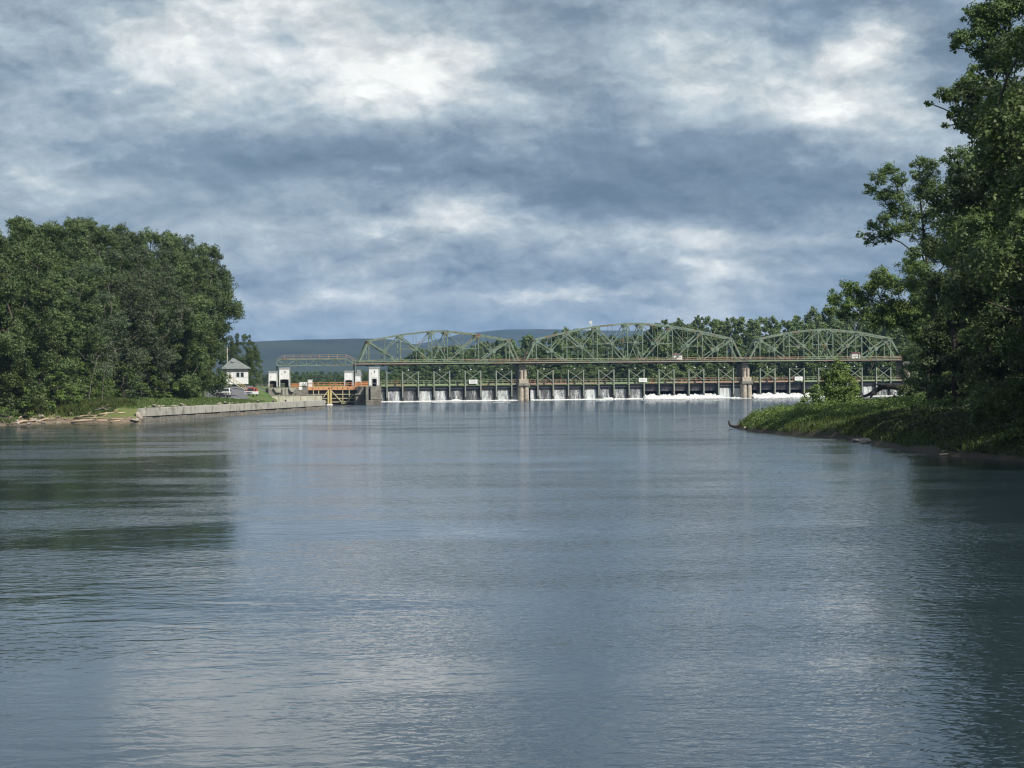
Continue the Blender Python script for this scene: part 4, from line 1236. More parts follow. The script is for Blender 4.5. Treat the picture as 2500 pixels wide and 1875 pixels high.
def log(pts, r0, r1, label, mat='driftwood', group=None, side=None, name='driftwood_log'):
    n = len(pts)
    mb = MB().tube(pts, [r0 + (r1 - r0) * i / (n - 1) for i in range(n)], 7)
    for sd in side or []: mb.tube(sd[0], [sd[1], sd[1] * .5], 5)
    return mb.build(name, M[mat], None, True, label=label, cat='driftwood', group=group)


def shore(px, py, dz=0.0):
    """point on the water line under a photo pixel"""
    d = H0 * F / (py - hor(px)); return Vector((wx(px, d), d, dz))


# left shore: pale driftwood and stones
def onground(x, y, dz=0.0): return Vector((x, y, max(gz(x, y), -.05) + dz))
DL = [((172, 1033.0), (262, 1029.5), .22, 'long pale driftwood log lying closest to the water on the left shore'),
      ((190, 1027.5), (300, 1026.0), .17, 'pale driftwood log behind the longest one on the left shore'),
      ((180, 1030.2), (236, 1016), .14, 'slanting pale driftwood branch on the left shore'),
      ((240, 1016.5), (305, 1013), .20, 'short pale log on the mud before the guide wall'),
      ((228, 1005), (270, 1000), .15, 'grey driftwood limb lying in the grass of the left shore'),
      ((238, 1000), (262, 1003), .12, 'small crooked driftwood piece in the left shore grass'),
      ((40, 1035), (92, 1029), .16, 'pale driftwood log half buried among the left shore stones'),
      ((95, 1030), (140, 1026), .15, 'thick stubby driftwood log at the edge of the left shore stones'),
      ((268, 1031.5), (340, 1030.8), .14, 'thin dark edged log lying at the water before the guide wall'),
      ((45, 1022), (75, 1014), .12, 'driftwood branch on top of the left shore stones')]
for i, (a, b, r, lab) in enumerate(DL):
    A = ground_hit(*a, 284, 330) + Vector((0, 0, r * .7)); Bq = ground_hit(*b, 284, 330) + Vector((0, 0, r * .8))
    mid = (A + Bq) / 2 + Vector((0, .1, .12)); q2 = A.lerp(Bq, .75) + Vector((0, -.15, .05))
    log([A, A.lerp(Bq, .3) + Vector((0, 0, .12)), mid, q2, Bq], r * .85, r * .4, lab, 'driftwood' if i not in (4,) else 'dead_wood', 'driftwood on the left shore',
        [((mid, mid + Vector((.8, .2, .55))), r * .35), ((q2, q2 + Vector((-.4, -.3, .5))), r * .28)])
for i in range(64):
    px = rnd.uniform(0, 175); d = rnd.uniform(286, 313) if px > 60 else rnd.uniform(286, 300)
    x = wx(px, d); z = gz(x, d)
    if z < -.12 or z > 1.3: continue
    rock((x, d, max(z, 0) + .05), rnd.uniform(.18, .5), 'pale angular stone among the rubble of the left shore', 'rubble stones on the left shore', i)
rock((wx(329, 304), 304, .3), .55, 'large rounded boulder at the near end of the guide wall', None, 3)
rock((wx(339, 305.5), 305.5, .9), .55, 'upright pale boulder leaning on the guide wall end', None, 1).rotation_euler = (.5, .9, .3)
for i in range(30):
    px = rnd.uniform(390, 700); t = rnd.uniform(.06, .92)
    x = WALL_A.x + (WALL_B.x - WALL_A.x) * t - rnd.uniform(2.2, 3.0); y = WALL_A.y + (WALL_B.y - WALL_A.y) * t
    rock((x, y, gz(x, y) + .1), rnd.uniform(.18, .42), 'pale loose stone behind the coping of the guide wall', 'loose stones behind the guide wall', i)
# iron stake by the shore
MB().tube([(0, 0, -.3), (.05, 0, .9), (-.1, 0, 1.3)], [.12, .1, .05], 6).build('stump', M['dark_bark'], None, label='thin dark stump standing on the left shore grass', cat='stump').location = onground(wx(266, 322), 322)

# ------------------------------------------------------------------ office, ramp, vehicles
def drape(name, poly, mat, lift=.05, step=1.0):
    P = np.array(poly); xs = np.arange(P[:, 0].min(), P[:, 0].max() + step, step); ys = np.arange(P[:, 1].min(), P[:, 1].max() + step * 3, step * 3)
    X, Y = np.meshgrid(xs, ys); Q = np.stack([X.ravel(), Y.ravel()], 1); Z = ground_z(Q) + lift
    nx = len(xs); i = (np.arange(len(ys) - 1)[:, None] * nx + np.arange(nx - 1)[None, :]).ravel()
    Fq = np.stack([i, i + 1, i + 1 + nx, i + nx], 1)
    cen = Q[Fq].mean(1); keep = signed_dist(cen, poly) > 0
    tag(link(np_mesh(name, np.column_stack([Q, Z]), Fq[keep], M[mat], True), name), kind='structure')


drape('driveway', [(wx(496, 440), 440), (wx(590, 440), 440), (wx(600, 470), 470), (wx(612, 520), 520), (wx(655, 600), 600), (wx(560, 600), 600), (wx(520, 520), 520), (wx(500, 470), 470)], 'asphalt', .06, .8)


def office():
    d = 528.0; x0, x1 = wx(553, d), wx(606, d); w = x1 - x0
    zb = 5.35; zt = wz(580, 898.5, d)
    o = empty('lock_office', (x0, d, zb), .16, 'small white office with grey hip roof and two dark windows beside the ramp', 'building')
    h = zt - zb; dp = 5.6
    MB().cbox(0, w, 0, dp, 0, h - 1.0, .04).build('wall', M['white_paint'], o)
    MB().cbox(.015, w - .015, .015, dp - .015, h - .995, h, .02).build('siding', M['grey_siding'], o)
    MB().cbox(-.9, -.003, .8, dp, .8, h - .2, .03).build('shaded_side', M['grey_siding'], o)  # left side wall, its shade given as a grey colour
    e = .55; cx = w * .32
    rf = MB().add([(-e - .6, -e, h), (w + e, -e, h), (w + e, dp + e, h), (-e - .6, dp + e, h), (cx - .1, dp * .45, h + 2.35), (cx + .25, dp * .45, h + 2.35), (cx + .25, dp * .6, h + 2.35), (cx - .1, dp * .6, h + 2.35)],
                  [(0, 3, 2, 1), (4, 5, 6, 7), (0, 1, 5, 4), (1, 2, 6, 5), (2, 3, 7, 6), (3, 0, 4, 7)])
    r_ = rf.build('roof', M['shingle'], o)
    MB().box(-e - .62, w + e + .02, -e - .03, -e + .05, h - .16, h - .003).build('eave_board', M['grey_trim'], r_)
    MB().cbox(cx - .45, cx + .35, .9, 1.7, h + 1.35, h + 1.75, .05).build('roof_vent', M['grey_trim'], r_)
    for i in range(2):
        a = w * (.47 + .195 * i)
        wd = MB().box(a - .07, a + .67, -.06, -.003, h - 2.12, h - 1.02).build('window', M['grey_trim'], o)
        MB().box(a, a + .60, -.075, -.061, h - 2.05, h - 1.09).build('pane', M['glass'], wd)
    MB().box(0.02, w - .02, -.03, -.003, h * .42, h * .42 + .06).build('ledge', M['grey_siding'], o)
    return o


office()


def stair_rail():
    a = at(556, 913, 522); b = at(600, 943.5, 520)
    o = empty('stair_railing', (b.x, b.y, gz(b.x, b.y)), 0, 'yellow sloping stair railing below the white office', 'railing')
    la = a - Vector(o.location); lb = b - Vector(o.location); lb.z = max(lb.z, 1.0); la.z = lb.z + (a.z - b.z) * .9
    for dz in (0, -.42): MB().beam(la + Vector((0, 0, dz)), lb + Vector((0, 0, dz)), .11, .11).build('hand_rail', M['yellow_paint'], o)
    for i in range(7):
        p = la.lerp(lb, i / 6); MB().box(p.x - .05, p.x + .05, p.y + .06, p.y + .16, p.z - .95, p.z).build('rail_post', M['yellow_paint'], o)
    st = empty('stairs', o.location, 0, 'pale concrete steps rising to the white office', 'stairs')
    n = 11
    for i in range(n):
        p = lb.lerp(la, (i + .5) / n); wd = abs(la.x - lb.x) / n
        MB().box(p.x - wd / 2, p.x + wd / 2 - .01, p.y + .3, p.y + 1.8, p.z - 1.22, p.z - 1.0).build('step', M['cream_concrete'], st)


stair_rail()


def car(loc, rz, body, cab, label, pickup=False, L=4.6, W=1.95, Hh=1.75, rack=False):
    o = empty('parked_car', loc, rz, label, 'vehicle')
    prof = [(-L / 2, .45), (-L / 2, .95), (-L / 2 + .2, 1.02), (-L * .10, 1.05), (L / 2 - .1, 1.05), (L / 2, .9), (L / 2, .4)]
    MB().prism(prof, -W / 2, W / 2).build('body', M[body], o)
    cabp = [(-L * .17, 1.055), (-L * .05, Hh - .05), (L * .02, Hh), (L * .20 if pickup else L * .40, Hh), (L * .22 if pickup else L * .47, 1.055)]
    MB().prism(cabp, -W / 2 + .1, W / 2 - .1).build('cab', M[cab], o)
    MB().add([(-L * .168, -W / 2 + .22, 1.12), (-L * .168, W / 2 - .22, 1.12), (-L * .065, W / 2 - .28, Hh - .12), (-L * .065, -W / 2 + .28, Hh - .12)], [(0, 3, 2, 1)]).build('windscreen', M['glass'], o).location = (-.03, 0, .01)
    for s in (-1, 1):
        MB().box(-L * .05, L * .18, s * (W / 2 - .1) - .01, s * (W / 2 - .1) + .01, 1.15, Hh - .15).build('side_window', M['glass'], o)
        MB().box(-L / 2 - .03, -L / 2 - .003, s * W * .36 - .16, s * W * .36 + .16, .72, .92).build('headlight', M['chrome'], o)
        MB().box(-L * .14, -L * .10, s * (W / 2 + .12) - .12, s * (W / 2 + .12) + .12, 1.12, 1.36).build('mirror', M['black'], o)
    MB().box(-L / 2 - .03, -L / 2 - .003, -W * .24, W * .24, .70, .90).build('grille', M['black'], o)
    MB().cbox(-L / 2 - .12, -L / 2 - .005, -W / 2 + .05, W / 2 - .05, .42, .62, .02).build('bumper', M['chrome'], o)
    wme = MB().tube([(0, -.11, 0), (0, .11, 0)], .36, 14).mesh('wheel', M['tyre'])
    rim = MB().tube([(0, -.12, 0), (0, .12, 0)], .2, 10).mesh('rim', M['chrome'])
    for xx in (-L * .31, L * .31):
        for yy in (-W / 2 + .12, W / 2 - .12):
            w_ = link(wme, 'wheel', o, (xx, yy, .36)); link(rim, 'rim', w_)
    if rack: MB().cbox(-.3, .3, -.6, .6, Hh + .005, Hh + .18, .04).build('roof_bar', M['red_car'], o)
    return o


# nose of each vehicle toward the river
d = 505.0; x = wx(613.5, d); car((x, d, gz(x, d) + .06), R(80), 'white_car', 'red_car', 'red and white vehicle parked beside the office', False, rack=True)
d = 478.0; x = wx(550, d); car((x, d, gz(x, d) + .06), R(94), 'white_car', 'white_car', 'white pickup with wide mirrors on the paved ramp', True, L=5.4, W=2.1, Hh=1.8)


def trailer():
    d = 452.0; x = wx(542.5, d)
    o = empty('flat_trailer', (x, d, gz(x, d) + .06), .03, 'dark low trailer parked on the edge of the lawn', 'trailer')
    MB().cbox(-1.9, 1.9, -.8, .8, .42, .62, .03).build('bed', M['trailer_dark'], o)
    for yy in (-.78, .78):
        MB().box(-1.85, 1.85, yy - .03, yy + .03, .95, 1.03).build('side_rail', M['trailer_dark'], o)
        for i in range(7): MB().box(-1.85 + .61 * i, -1.78 + .61 * i, yy - .03, yy + .03, .62, .95).build('rail_post', M['trailer_dark'], o)
    MB().cbox(-1.2, 1.0, -.55, .5, .63, 1.12, .08).build('load', M['trailer_dark'], o)
    wme = MB().tube([(0, -.1, 0), (0, .1, 0)], .34, 14).mesh('wheel', M['tyre']); rim = MB().tube([(0, -.11, 0), (0, .11, 0)], .19, 10).mesh('rim', M['chrome'])
    for xx in (.75, -.75):
        for yy in (-.92, .92):
            w_ = link(wme, 'wheel', o, (xx, yy, .34)); link(rim, 'rim', w_)
    MB().prism([(.35, .70), (.45, .8), (1.05, .8), (1.15, .70), (1.15, .76), (1.05, .86), (.45, .86), (.35, .76)], -1.05, -.8).build('mudguard', M['white_paint'], o)
    MB().beam((1.9, 0, .5), (2.9, 0, .45), .1, .1).build('drawbar', M['dark_steel'], o)


trailer()
x = wx(577, 450)
for i, px in enumerate((574, 582)):
    MB().cbox(-.18, .18, -.18, .18, -.2, .5 - .15 * i, .03).build('concrete_block', M['wall_concrete'], None, label=('taller', 'lower')[i] + ' pale concrete block at the foot of the ramp', cat='block').location = onground(wx(px, 449), 449)
MB().cbox(-.22, .22, -.15, .15, 0, 1.0, .05).build('meter_box', M['white_paint'], None, label='small white box on the crest of the ramp by the trees', cat='box').location = onground(wx(533, 505), 505)
mp = empty('utility_pole', onground(wx(555.5, 545), 545), 0, 'pale utility pole rising behind the white office', 'pole')
MB().tube([(0, 0, 0), (0, 0, 9.6)], [.16, .11], 8).build('pole', M['cream_concrete'], mp)
MB().box(-.6, .6, -.06, .06, 9.0, 9.15).build('cross_arm', M['dead_wood'], mp)

# far radio mast
mo = empty('radio_mast', (wx(1443.5, 1150), 1150, 5), 0, 'thin white radio mast above the far trees', 'mast')
zt = wz(1443, 783, 1150) - 5
for a in range(3):
    ca, sa_ = math.cos(a * 2.094), math.sin(a * 2.094)
    MB().beam((ca * .9, sa_ * .9, 0), (ca * .25, sa_ * .25, zt), .14, .14).build('leg', M['white_paint'], mo)
for k in range(12):
    MB().beam((.8 - .05 * k, -.3, zt * k / 12), (-.5 + .03 * k, .4, zt * (k + 1) / 12), .1, .1).build('brace', M['white_paint'], mo)
for q in (0, 1, 2): MB().box(-.7 + .55 * q, -.4 + .55 * q, -.9, -.7, zt - 1.6, zt - .1).build('antenna', M['white_paint'], mo)
MB().tube([(0, 0, zt - .5), (0, 0, zt + 1.5)], .1, 6).build('tip', M['grey_trim'], mo)
# ------------------------------------------------------------------ trees
ORD = ['first', 'second', 'third', 'fourth', 'fifth', 'sixth', 'seventh', 'eighth', 'ninth', 'tenth', 'eleventh', 'twelfth', 'thirteenth', 'fourteenth', 'fifteenth', 'sixteenth', 'seventeenth', 'eighteenth', 'nineteenth', 'twentieth', 'twenty-first', 'twenty-second', 'twenty-third', 'twenty-fourth', 'twenty-fifth', 'twenty-sixth', 'twenty-seventh', 'twenty-eighth', 'twenty-ninth', 'thirtieth', 'thirty-first', 'thirty-second', 'thirty-third', 'thirty-fourth', 'thirty-fifth', 'thirty-sixth', 'thirty-seventh', 'thirty-eighth', 'thirty-ninth', 'fortieth']
BYPLACE = {}
def enrol(o, px, phrase): BYPLACE.setdefault(phrase, []).append((px, o)); return o
def number_off():
    for phrase, lst in BYPLACE.items():
        lst.sort(key=lambda t: t[0])
        for i, (px, o) in enumerate(lst): o['label'] = (ORD[i] + ' ' + phrase + ', counted from the left') if len(lst) > 1 else phrase
def behind(px): return 'behind the lock' if px < 930 else 'behind the left truss span' if px < 1277 else 'behind the middle truss span' if px < 1821 else 'behind the right truss span' if px < 2205 else 'beyond the right bank'
OAK = [TreeKind('oak', 26, 7.6, .08, 84, .27, 32, 'leaf_oak', 21), TreeKind('oak', 25, 7.0, .08, 80, .27, 32, 'leaf_oak', 22),
       TreeKind('oak', 24, 7.8, .06, 86, .28, 30, 'leaf_oak', 23), TreeKind('oak', 24, 6.4, .05, 80, .27, 32, 'leaf_oak', 24, 'skirt'),
       TreeKind('oak', 25, 7.2, .10, 70, .27, 22, 'leaf_grey', 25)]
OAKH = TreeKind('oak', 25, 6.8, .34, 70, .27, 32, 'leaf_oak', 26)
OAK.append(OAKH)
UNDER = [TreeKind('young', 8, 3.6, .02, 30, .30, 22, 'leaf_shrub', 31, 'skirt', rt=.03), TreeKind('young', 7, 3.4, .02, 26, .30, 22, 'leaf_oak', 32, 'skirt', rt=.03), TreeKind('young', 7, 3.0, .02, 24, .30, 22, 'leaf_bright', 33, 'skirt', rt=.03)]
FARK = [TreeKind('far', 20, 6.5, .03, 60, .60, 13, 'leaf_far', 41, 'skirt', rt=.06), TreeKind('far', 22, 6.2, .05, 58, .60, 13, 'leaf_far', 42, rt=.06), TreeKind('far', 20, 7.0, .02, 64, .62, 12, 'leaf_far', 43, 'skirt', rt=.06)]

# left wood: (photo column, depth, crown top row, width factor, kind)
LW = [(-75, 296, 520, 1.0, 0), (-20, 300, 560, 1.0, 3), (30, 306, 545, 1.0, 1), (20, 335, 524, 1.1, 2), (92, 318, 575, 1.0, 3), (85, 350, 530, 1.1, 0),
      (150, 352, 527, 1.05, 2), (148, 326, 640, .95, 1), (205, 366, 526, 1.0, 0), (205, 338, 640, .95, 4), (250, 372, 556, .95, 1), (232, 402, 533, .6, 0), (285, 362, 600, 1.0, 4), (300, 390, 556, 1.0, 4),
      (335, 396, 545, 1.0, 0), (350, 372, 590, 1.05, 4), (385, 402, 560, 1.0, 2), (400, 382, 640, 1.0, 2), (432, 410, 572, 1.0, 4), (455, 400, 600, 1.0, 0), (478, 418, 584, 1.0, 2), (496, 428, 598, .85, 5),
      (448, 440, 690, .7, 1), (440, 412, 720, .75, 3), (460, 396, 745, .8, 1), (420, 388, 760, .8, 2), (496, 455, 655, .62, 5),
      (45, 372, 545, 1.1, 3), (120, 380, 548, 1.1, 0), (180, 392, 540, 1.0, 3), (265, 398, 552, 1.0, 2), (318, 412, 556, 1.0, 3), (410, 420, 568, 1.0, 3), (452, 430, 580, 1.0, 1), (60, 420, 540, 1.2, 1), (160, 430, 545, 1.2, 2), (260, 440, 560, 1.2, 0), (360, 460, 570, 1.2, 1), (440, 470, 590, 1.1, 3), (460, 500, 650, .8, 5)]
LWLAB = {0: 'leafy tree at the left edge of the photo in the left wood', 8: 'tall leafy tree at the crest of the left wood', 11: 'slender tree poking above the left wood crest', 21: 'leafy tree at the right shoulder of the left wood', 22: 'lower tree filling the right end of the left wood'}
for i, (px, d, ty, wd, k) in enumerate(LW):
    x = wx(px, d); z = gz(x, d)
    H_ = wz(px, ty, d) - z
    o = plant(OAK[k], 'broadleaf_tree', (x, d, z), H_, LWLAB.get(i, ('greyish thin leafed tree in the dense wood on the left bank' if k == 4 else 'tall green broadleaf tree in the dense wood on the left bank')), 'tree', 'trees of the left wood', wd * 26 / H_ * (.95 if H_ > 18 else .8), rnd=rnd)
    if i not in LWLAB: enrol(o, px, ('greyish thin leafed tree' if k == 4 else 'front row green tree' if d < 345 else 'middle row green tree' if d < 405 else 'back row green tree') + ' of the left wood')
# trees behind the office
for i, (px, d, ty, wd, k, lab) in enumerate([(596, 575, 812, .75, 2, 'rounded tree right behind the white office roof'), (618, 590, 850, .55, 0, 'lower tree to the right of the white office'), (560, 560, 815, .7, 3, 'dark tree behind the left side of the white office'), (585, 600, 860, .8, 1, 'tree filling in behind the white office')]):
    x = wx(px, d); z = gz(x, d); H_ = wz(px, ty, d) - z
    plant(OAK[k], 'broadleaf_tree', (x, d, z), H_, lab, 'tree', 'trees behind the office', wd * 26 / H_ * .62, rnd=rnd)
# undergrowth along the left shore
UL = [(-15, 296, 930, 1.2, 1), (25, 300, 905, 1.1, 0), (60, 306, 890, 1.1, 1), (100, 311, 880, 1.1, 0), (140, 312, 905, 1.1, 0), (165, 314, 935, 1.0, 0), (180, 320, 860, 1.0, 2), (205, 326, 890, 1.1, 0), (235, 330, 905, 1.0, 0),
      (255, 336, 930, .8, 0), (230, 340, 800, .7, 2), (300, 352, 880, 1.1, 1), (345, 366, 860, 1.2, 0), (390, 380, 880, 1.2, 0), (425, 388, 900, 1.1, 1), (440, 398, 900, 1.0, 1), (452, 404, 905, .8, 0), (320, 356, 905, 1.0, 1), (15, 291, 985, .8, 2), (2, 289, 990, .9, 2), (468, 440, 920, .6, 2)]
for i, (px, d, ty, wd, k) in enumerate(UL):
    x = wx(px, d); z = gz(x, d); H_ = max(1.5, wz(px, ty, d) - z)
    lab = ('bushy green undergrowth tree before the left wood', 'dark green undergrowth tree before the left wood', 'bright young tree before the left wood')[k]
    o = plant(UNDER[k], 'young_tree', (x, d, z), H_, lab, 'tree', 'undergrowth of the left wood', wd * (8 / H_) ** .5, rnd=rnd)
    enrol(o, px, lab)

# dead branchy tree caught in the left wood
def dead_tree(px, py, d, Hh, seed, label, lean):
    rs = np.random.default_rng(seed); b = at(px, py, d); g = gz(b.x, d)
    o = empty('dead_tree', (b.x, d, g), 0, label, 'tree')
    top = b.z - g
    L = [(lean * 3 * rs.uniform(.2, 1.2) + rs.normal() * 1.0, rs.normal() * .8 - .8, top * rs.uniform(.62, 1.05), .3) for _ in range(16)]
    skeleton([(0, 0, -.3), (lean * .4, -.2, top * .35), (lean * 1.0, -.4, top * .62)], L, .022).build('branches', M['dead_wood'], o, True)
dead_tree(215, 830, 318, 8, 3, 'bare grey dead tree in front of the left wood', 1.2)
dead_tree(248, 845, 322, 8, 9, 'smaller bare dead tree among the left undergrowth', .6)

# woods behind the dam: tops follow the skyline
SKY = [(640, 912), (720, 908), (800, 905), (860, 903), (925, 905), (985, 876), (1010, 853), (1045, 841), (1100, 842), (1160, 837), (1200, 828), (1246, 818), (1290, 814), (1335, 818), (1362, 808), (1385, 799), (1415, 796), (1450, 803), (1500, 822), (1560, 815), (1600, 785), (1650, 776), (1700, 772), (1760, 768), (1830, 768), (1900, 770), (1950, 758), (2000, 745), (2100, 740), (2300, 740), (2600, 740)]
sx_, sy_ = [p[0] for p in SKY], [p[1] for p in SKY]
def far_tree(px, d, ty, k, lab, grp):
    x = wx(px, d); z = gz(x, d); H_ = max(5.0, wz(px, ty, d) - z)
    o = plant(FARK[k], 'woodland_tree', (x, d, z - .3), H_, lab, 'tree', grp, min(1.5, 19 / H_) if H_ > 8 else 1.15, rnd=rnd)
    enrol(o, px, lab + ' ' + behind(px))
px = 610.
while px < 2560:
    top = float(np.interp(px, sx_, sy_))
    d = 1500 if px < 930 else (1050 if px < 1240 else (960 if px < 1590 else 800))
    d += rnd.uniform(-30, 60)
    far_tree(px, d, top - 5 + abs(rnd.gauss(0, 6)), rnd.randrange(3), 'skyline tree', 'skyline trees behind the dam')
    px += (4.0 * F / d) * rnd.uniform(.75, 1.2)
for row, (dd, drop) in enumerate(((-70, 22), (-120, 44))):
    px = 900. if row == 0 else 930.
    while px < 2500:
        top = float(np.interp(px, sx_, sy_)); d = (1050 if px < 1240 else (960 if px < 1590 else 830)) + dd + rnd.uniform(-20, 20)
        far_tree(px, d, min(905, top + drop + rnd.gauss(0, 12)), rnd.randrange(3), ('upper row', 'front row')[row] + ' tree below the skyline', 'trees in the wood behind the dam')
        px += (6.0 * F / d) * rnd.uniform(.8, 1.2)
for row in range(2):
  px = 630. + 5 * row
  while px < 1010:
    far_tree(px, 960 + 120 * row + rnd.uniform(-30, 30), 914 - 7 * row + rnd.gauss(0, 4), rnd.randrange(3), ('near', 'farther')[row] + ' low far bank tree', 'low trees behind the lock'); px += rnd.uniform(13, 22)

# ------------------------------------------------------------------ right bank trees
TD = [(2397, 36, 34), (2370, 96, 32), (2339, 116, 16), (2412, 72, 36), (2448, 30, 45), (2484, 12, 45), (2466, 90, 45), (2394, 130, 24), (2430, 130, 32), (2450, 165, 42), (2384, 166, 14), (2365, 200, 22), (2390, 190, 20), (2303, 231, 19), (2276, 252, 11), (2322, 228, 22), (2345, 231, 28), (2376, 224, 32), (2412, 217, 30), (2340, 280, 22), (2312, 308, 11), (2360, 298, 22), (2390, 322, 20), (2380, 268, 24), (2412, 275, 28), (2448, 271, 36), (2486, 240, 40), (2430, 345, 36), (2470, 335, 44), (2412, 390, 30), (2450, 420, 46), (2415, 450, 40), (2486, 480, 48), (2440, 510, 46), (2475, 580, 50), (2425, 600, 44), (2400, 540, 34), (2480, 680, 52), (2430, 690, 46), (2395, 650, 36), (2380, 740, 44), (2450, 770, 52), (2410, 820, 46), (2480, 840, 50)]
TD += [(2530 + 45 * (i % 2), -120 + 62 * i, 52) for i in range(16)] + [(2460, -60, 46), (2500, -110, 46), (2430, -20, 34)]
bx0 = wx(2445, 158); custom_tree('cottonwood_tree', (bx0, 158, gz(bx0, 158)), [(2447, 950, 0), (2450, 780, 0), (2455, 560, .5), (2462, 330, 1), (2470, 120, 1.5), (2480, -40, 2)], TD, 158, .19, 88, 'leaf_cotton', 71, 'tallest dark cottonwood rising past the top right corner', deep=1.6, copies=2, grow=1.02)
TC = [(2177, 416, 24), (2151, 434, 22), (2198, 436, 22), (2130, 463, 17), (2159, 481, 26), (2195, 476, 28), (2253, 400, 22), (2276, 404, 20), (2240, 428, 17), (2274, 436, 28), (2253, 470, 34), (2289, 463, 30), (2339, 376, 22), (2312, 391, 14), (2368, 372, 22), (2347, 405, 30), (2335, 445, 30), (2213, 517, 32), (2178, 515, 24), (2159, 543, 24), (2130, 552, 17), (2104, 575, 10), (2130, 586, 19), (2162, 575, 24), (2195, 560, 26), (2231, 555, 26), (2267, 524, 32), (2262, 585, 28), (2310, 500, 28), (2305, 555, 26), (2345, 500, 30), (2350, 560, 34), (2240, 620, 24), (2290, 620, 30), (2340, 625, 34), (2375, 450, 30), (2380, 520, 32)]
TC += [(2225, 690, 24), (2255, 660, 28), (2290, 690, 30), (2330, 690, 32), (2245, 730, 26), (2280, 745, 28), (2320, 750, 30), (2300, 800, 28), (2260, 795, 24), (2340, 820, 30), (2290, 850, 26)]
bx0 = wx(2285, 230); custom_tree('cottonwood_tree', (bx0, 230, gz(bx0, 230)), [(2283, 930, 0), (2280, 780, 0), (2268, 660, 0), (2258, 560, .5), (2250, 470, 1)], TC, 230, .20, 78, 'leaf_cotton', 72, 'lobed cottonwood with open branches left of the tallest tree', deep=1.6, copies=1, grow=1.06)
TB = [(2039, 728, 20), (2080, 708, 22), (2027, 757, 14), (2115, 742, 24), (2157, 673, 22), (2130, 700, 20), (2185, 700, 28), (2227, 652, 28), (2250, 690, 30), (2199, 755, 30), (2076, 745, 20), (2060, 770, 16), (2105, 772, 18), (2140, 778, 20), (2175, 785, 22), (2220, 790, 26), (2255, 750, 34), (2160, 740, 24), (2250, 820, 24), (2290, 700, 32), (2290, 780, 34)]
bx0 = wx(2268, 262); custom_tree('leaning_tree', (bx0, 262, gz(bx0, 262)), [(2266, 960, 0), (2262, 880, 0), (2245, 800, 0), (2205, 745, .5)], TB, 262, .22, 66, 'leaf_shrub', 73, 'lighter green tree reaching left over the right end of the bridge', deep=1.8, copies=2, grow=1.15)
rg = np.random.default_rng(8)
def fill(n, x0, x1, y0, y1, r0, r1): return [(rg.uniform(x0, x1), rg.uniform(y0, y1), rg.uniform(r0, r1)) for _ in range(n)]
TE = fill(64, 2275, 2490, 690, 985, 22, 40) + fill(14, 2270, 2400, 600, 720, 20, 34)
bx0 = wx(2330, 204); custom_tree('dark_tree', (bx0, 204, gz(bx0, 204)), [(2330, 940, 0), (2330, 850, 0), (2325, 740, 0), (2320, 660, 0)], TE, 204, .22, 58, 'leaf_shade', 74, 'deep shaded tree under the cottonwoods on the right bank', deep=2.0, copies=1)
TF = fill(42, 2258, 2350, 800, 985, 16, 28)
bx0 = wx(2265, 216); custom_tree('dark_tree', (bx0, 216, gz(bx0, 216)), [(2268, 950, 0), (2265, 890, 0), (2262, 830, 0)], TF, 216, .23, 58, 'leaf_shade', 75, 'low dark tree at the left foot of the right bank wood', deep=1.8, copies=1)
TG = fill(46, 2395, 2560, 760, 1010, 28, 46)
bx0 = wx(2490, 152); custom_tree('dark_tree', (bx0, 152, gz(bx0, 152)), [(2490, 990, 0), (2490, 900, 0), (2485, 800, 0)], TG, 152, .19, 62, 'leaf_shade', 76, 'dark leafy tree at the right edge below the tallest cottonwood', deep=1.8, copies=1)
# trees deeper in the right wood, mostly hidden
for i, (px, d, H_) in enumerate([(2400, 250, 22), (2480, 260, 25), (2560, 230, 26), (2340, 290, 18), (2440, 310, 20), (2300, 330, 15), (2540, 190, 26), (2620, 170, 28), (2600, 140, 26), (2700, 120, 26), (2260, 380, 14), (2330, 420, 16), (2420, 400, 18), (2290, 500, 14), (2350, 560, 16)]):
    x = wx(px, d); enrol(plant(OAK[i % 4], 'broadleaf_tree', (x, d, gz(x, d)), H_, 'x', 'tree', 'trees deep in the right wood', .95, rnd=rnd), px, 'tree deep in the shaded wood on the right bank')
for i, (x, d, H_) in enumerate([(38, 118, 21), (40, 133, 18), (42, 128, 24), (50, 116, 27), (44, 104, 25), (56, 100, 28), (60, 125, 27), (66, 108, 28), (40, 140, 18), (70, 140, 28), (58, 150, 27)]):
    enrol(plant(OAK[i % 4], 'broadleaf_tree', (x, d, gz(x, d)), H_, 'x', 'tree', 'trees deep in the right wood', .95, rnd=rnd), x / d * F, 'bank tree toward the right edge of the photo')
for i, (px, d, H_) in enumerate([(2240, 236, 4.5), (2290, 228, 5), (2340, 215, 5.5), (2390, 205, 6), (2440, 190, 6), (2490, 180, 6.5), (2300, 250, 6), (2370, 240, 7), (2440, 225, 7), (2410, 170, 4.5), (2470, 160, 5)]):
    x = wx(px, d); enrol(plant(UNDER[1], 'young_tree', (x, d, gz(x, d)), H_, 'x', 'tree', 'undergrowth of the right wood', 1.15, rnd=rnd), px, 'dark young tree under the canopy of the right bank')
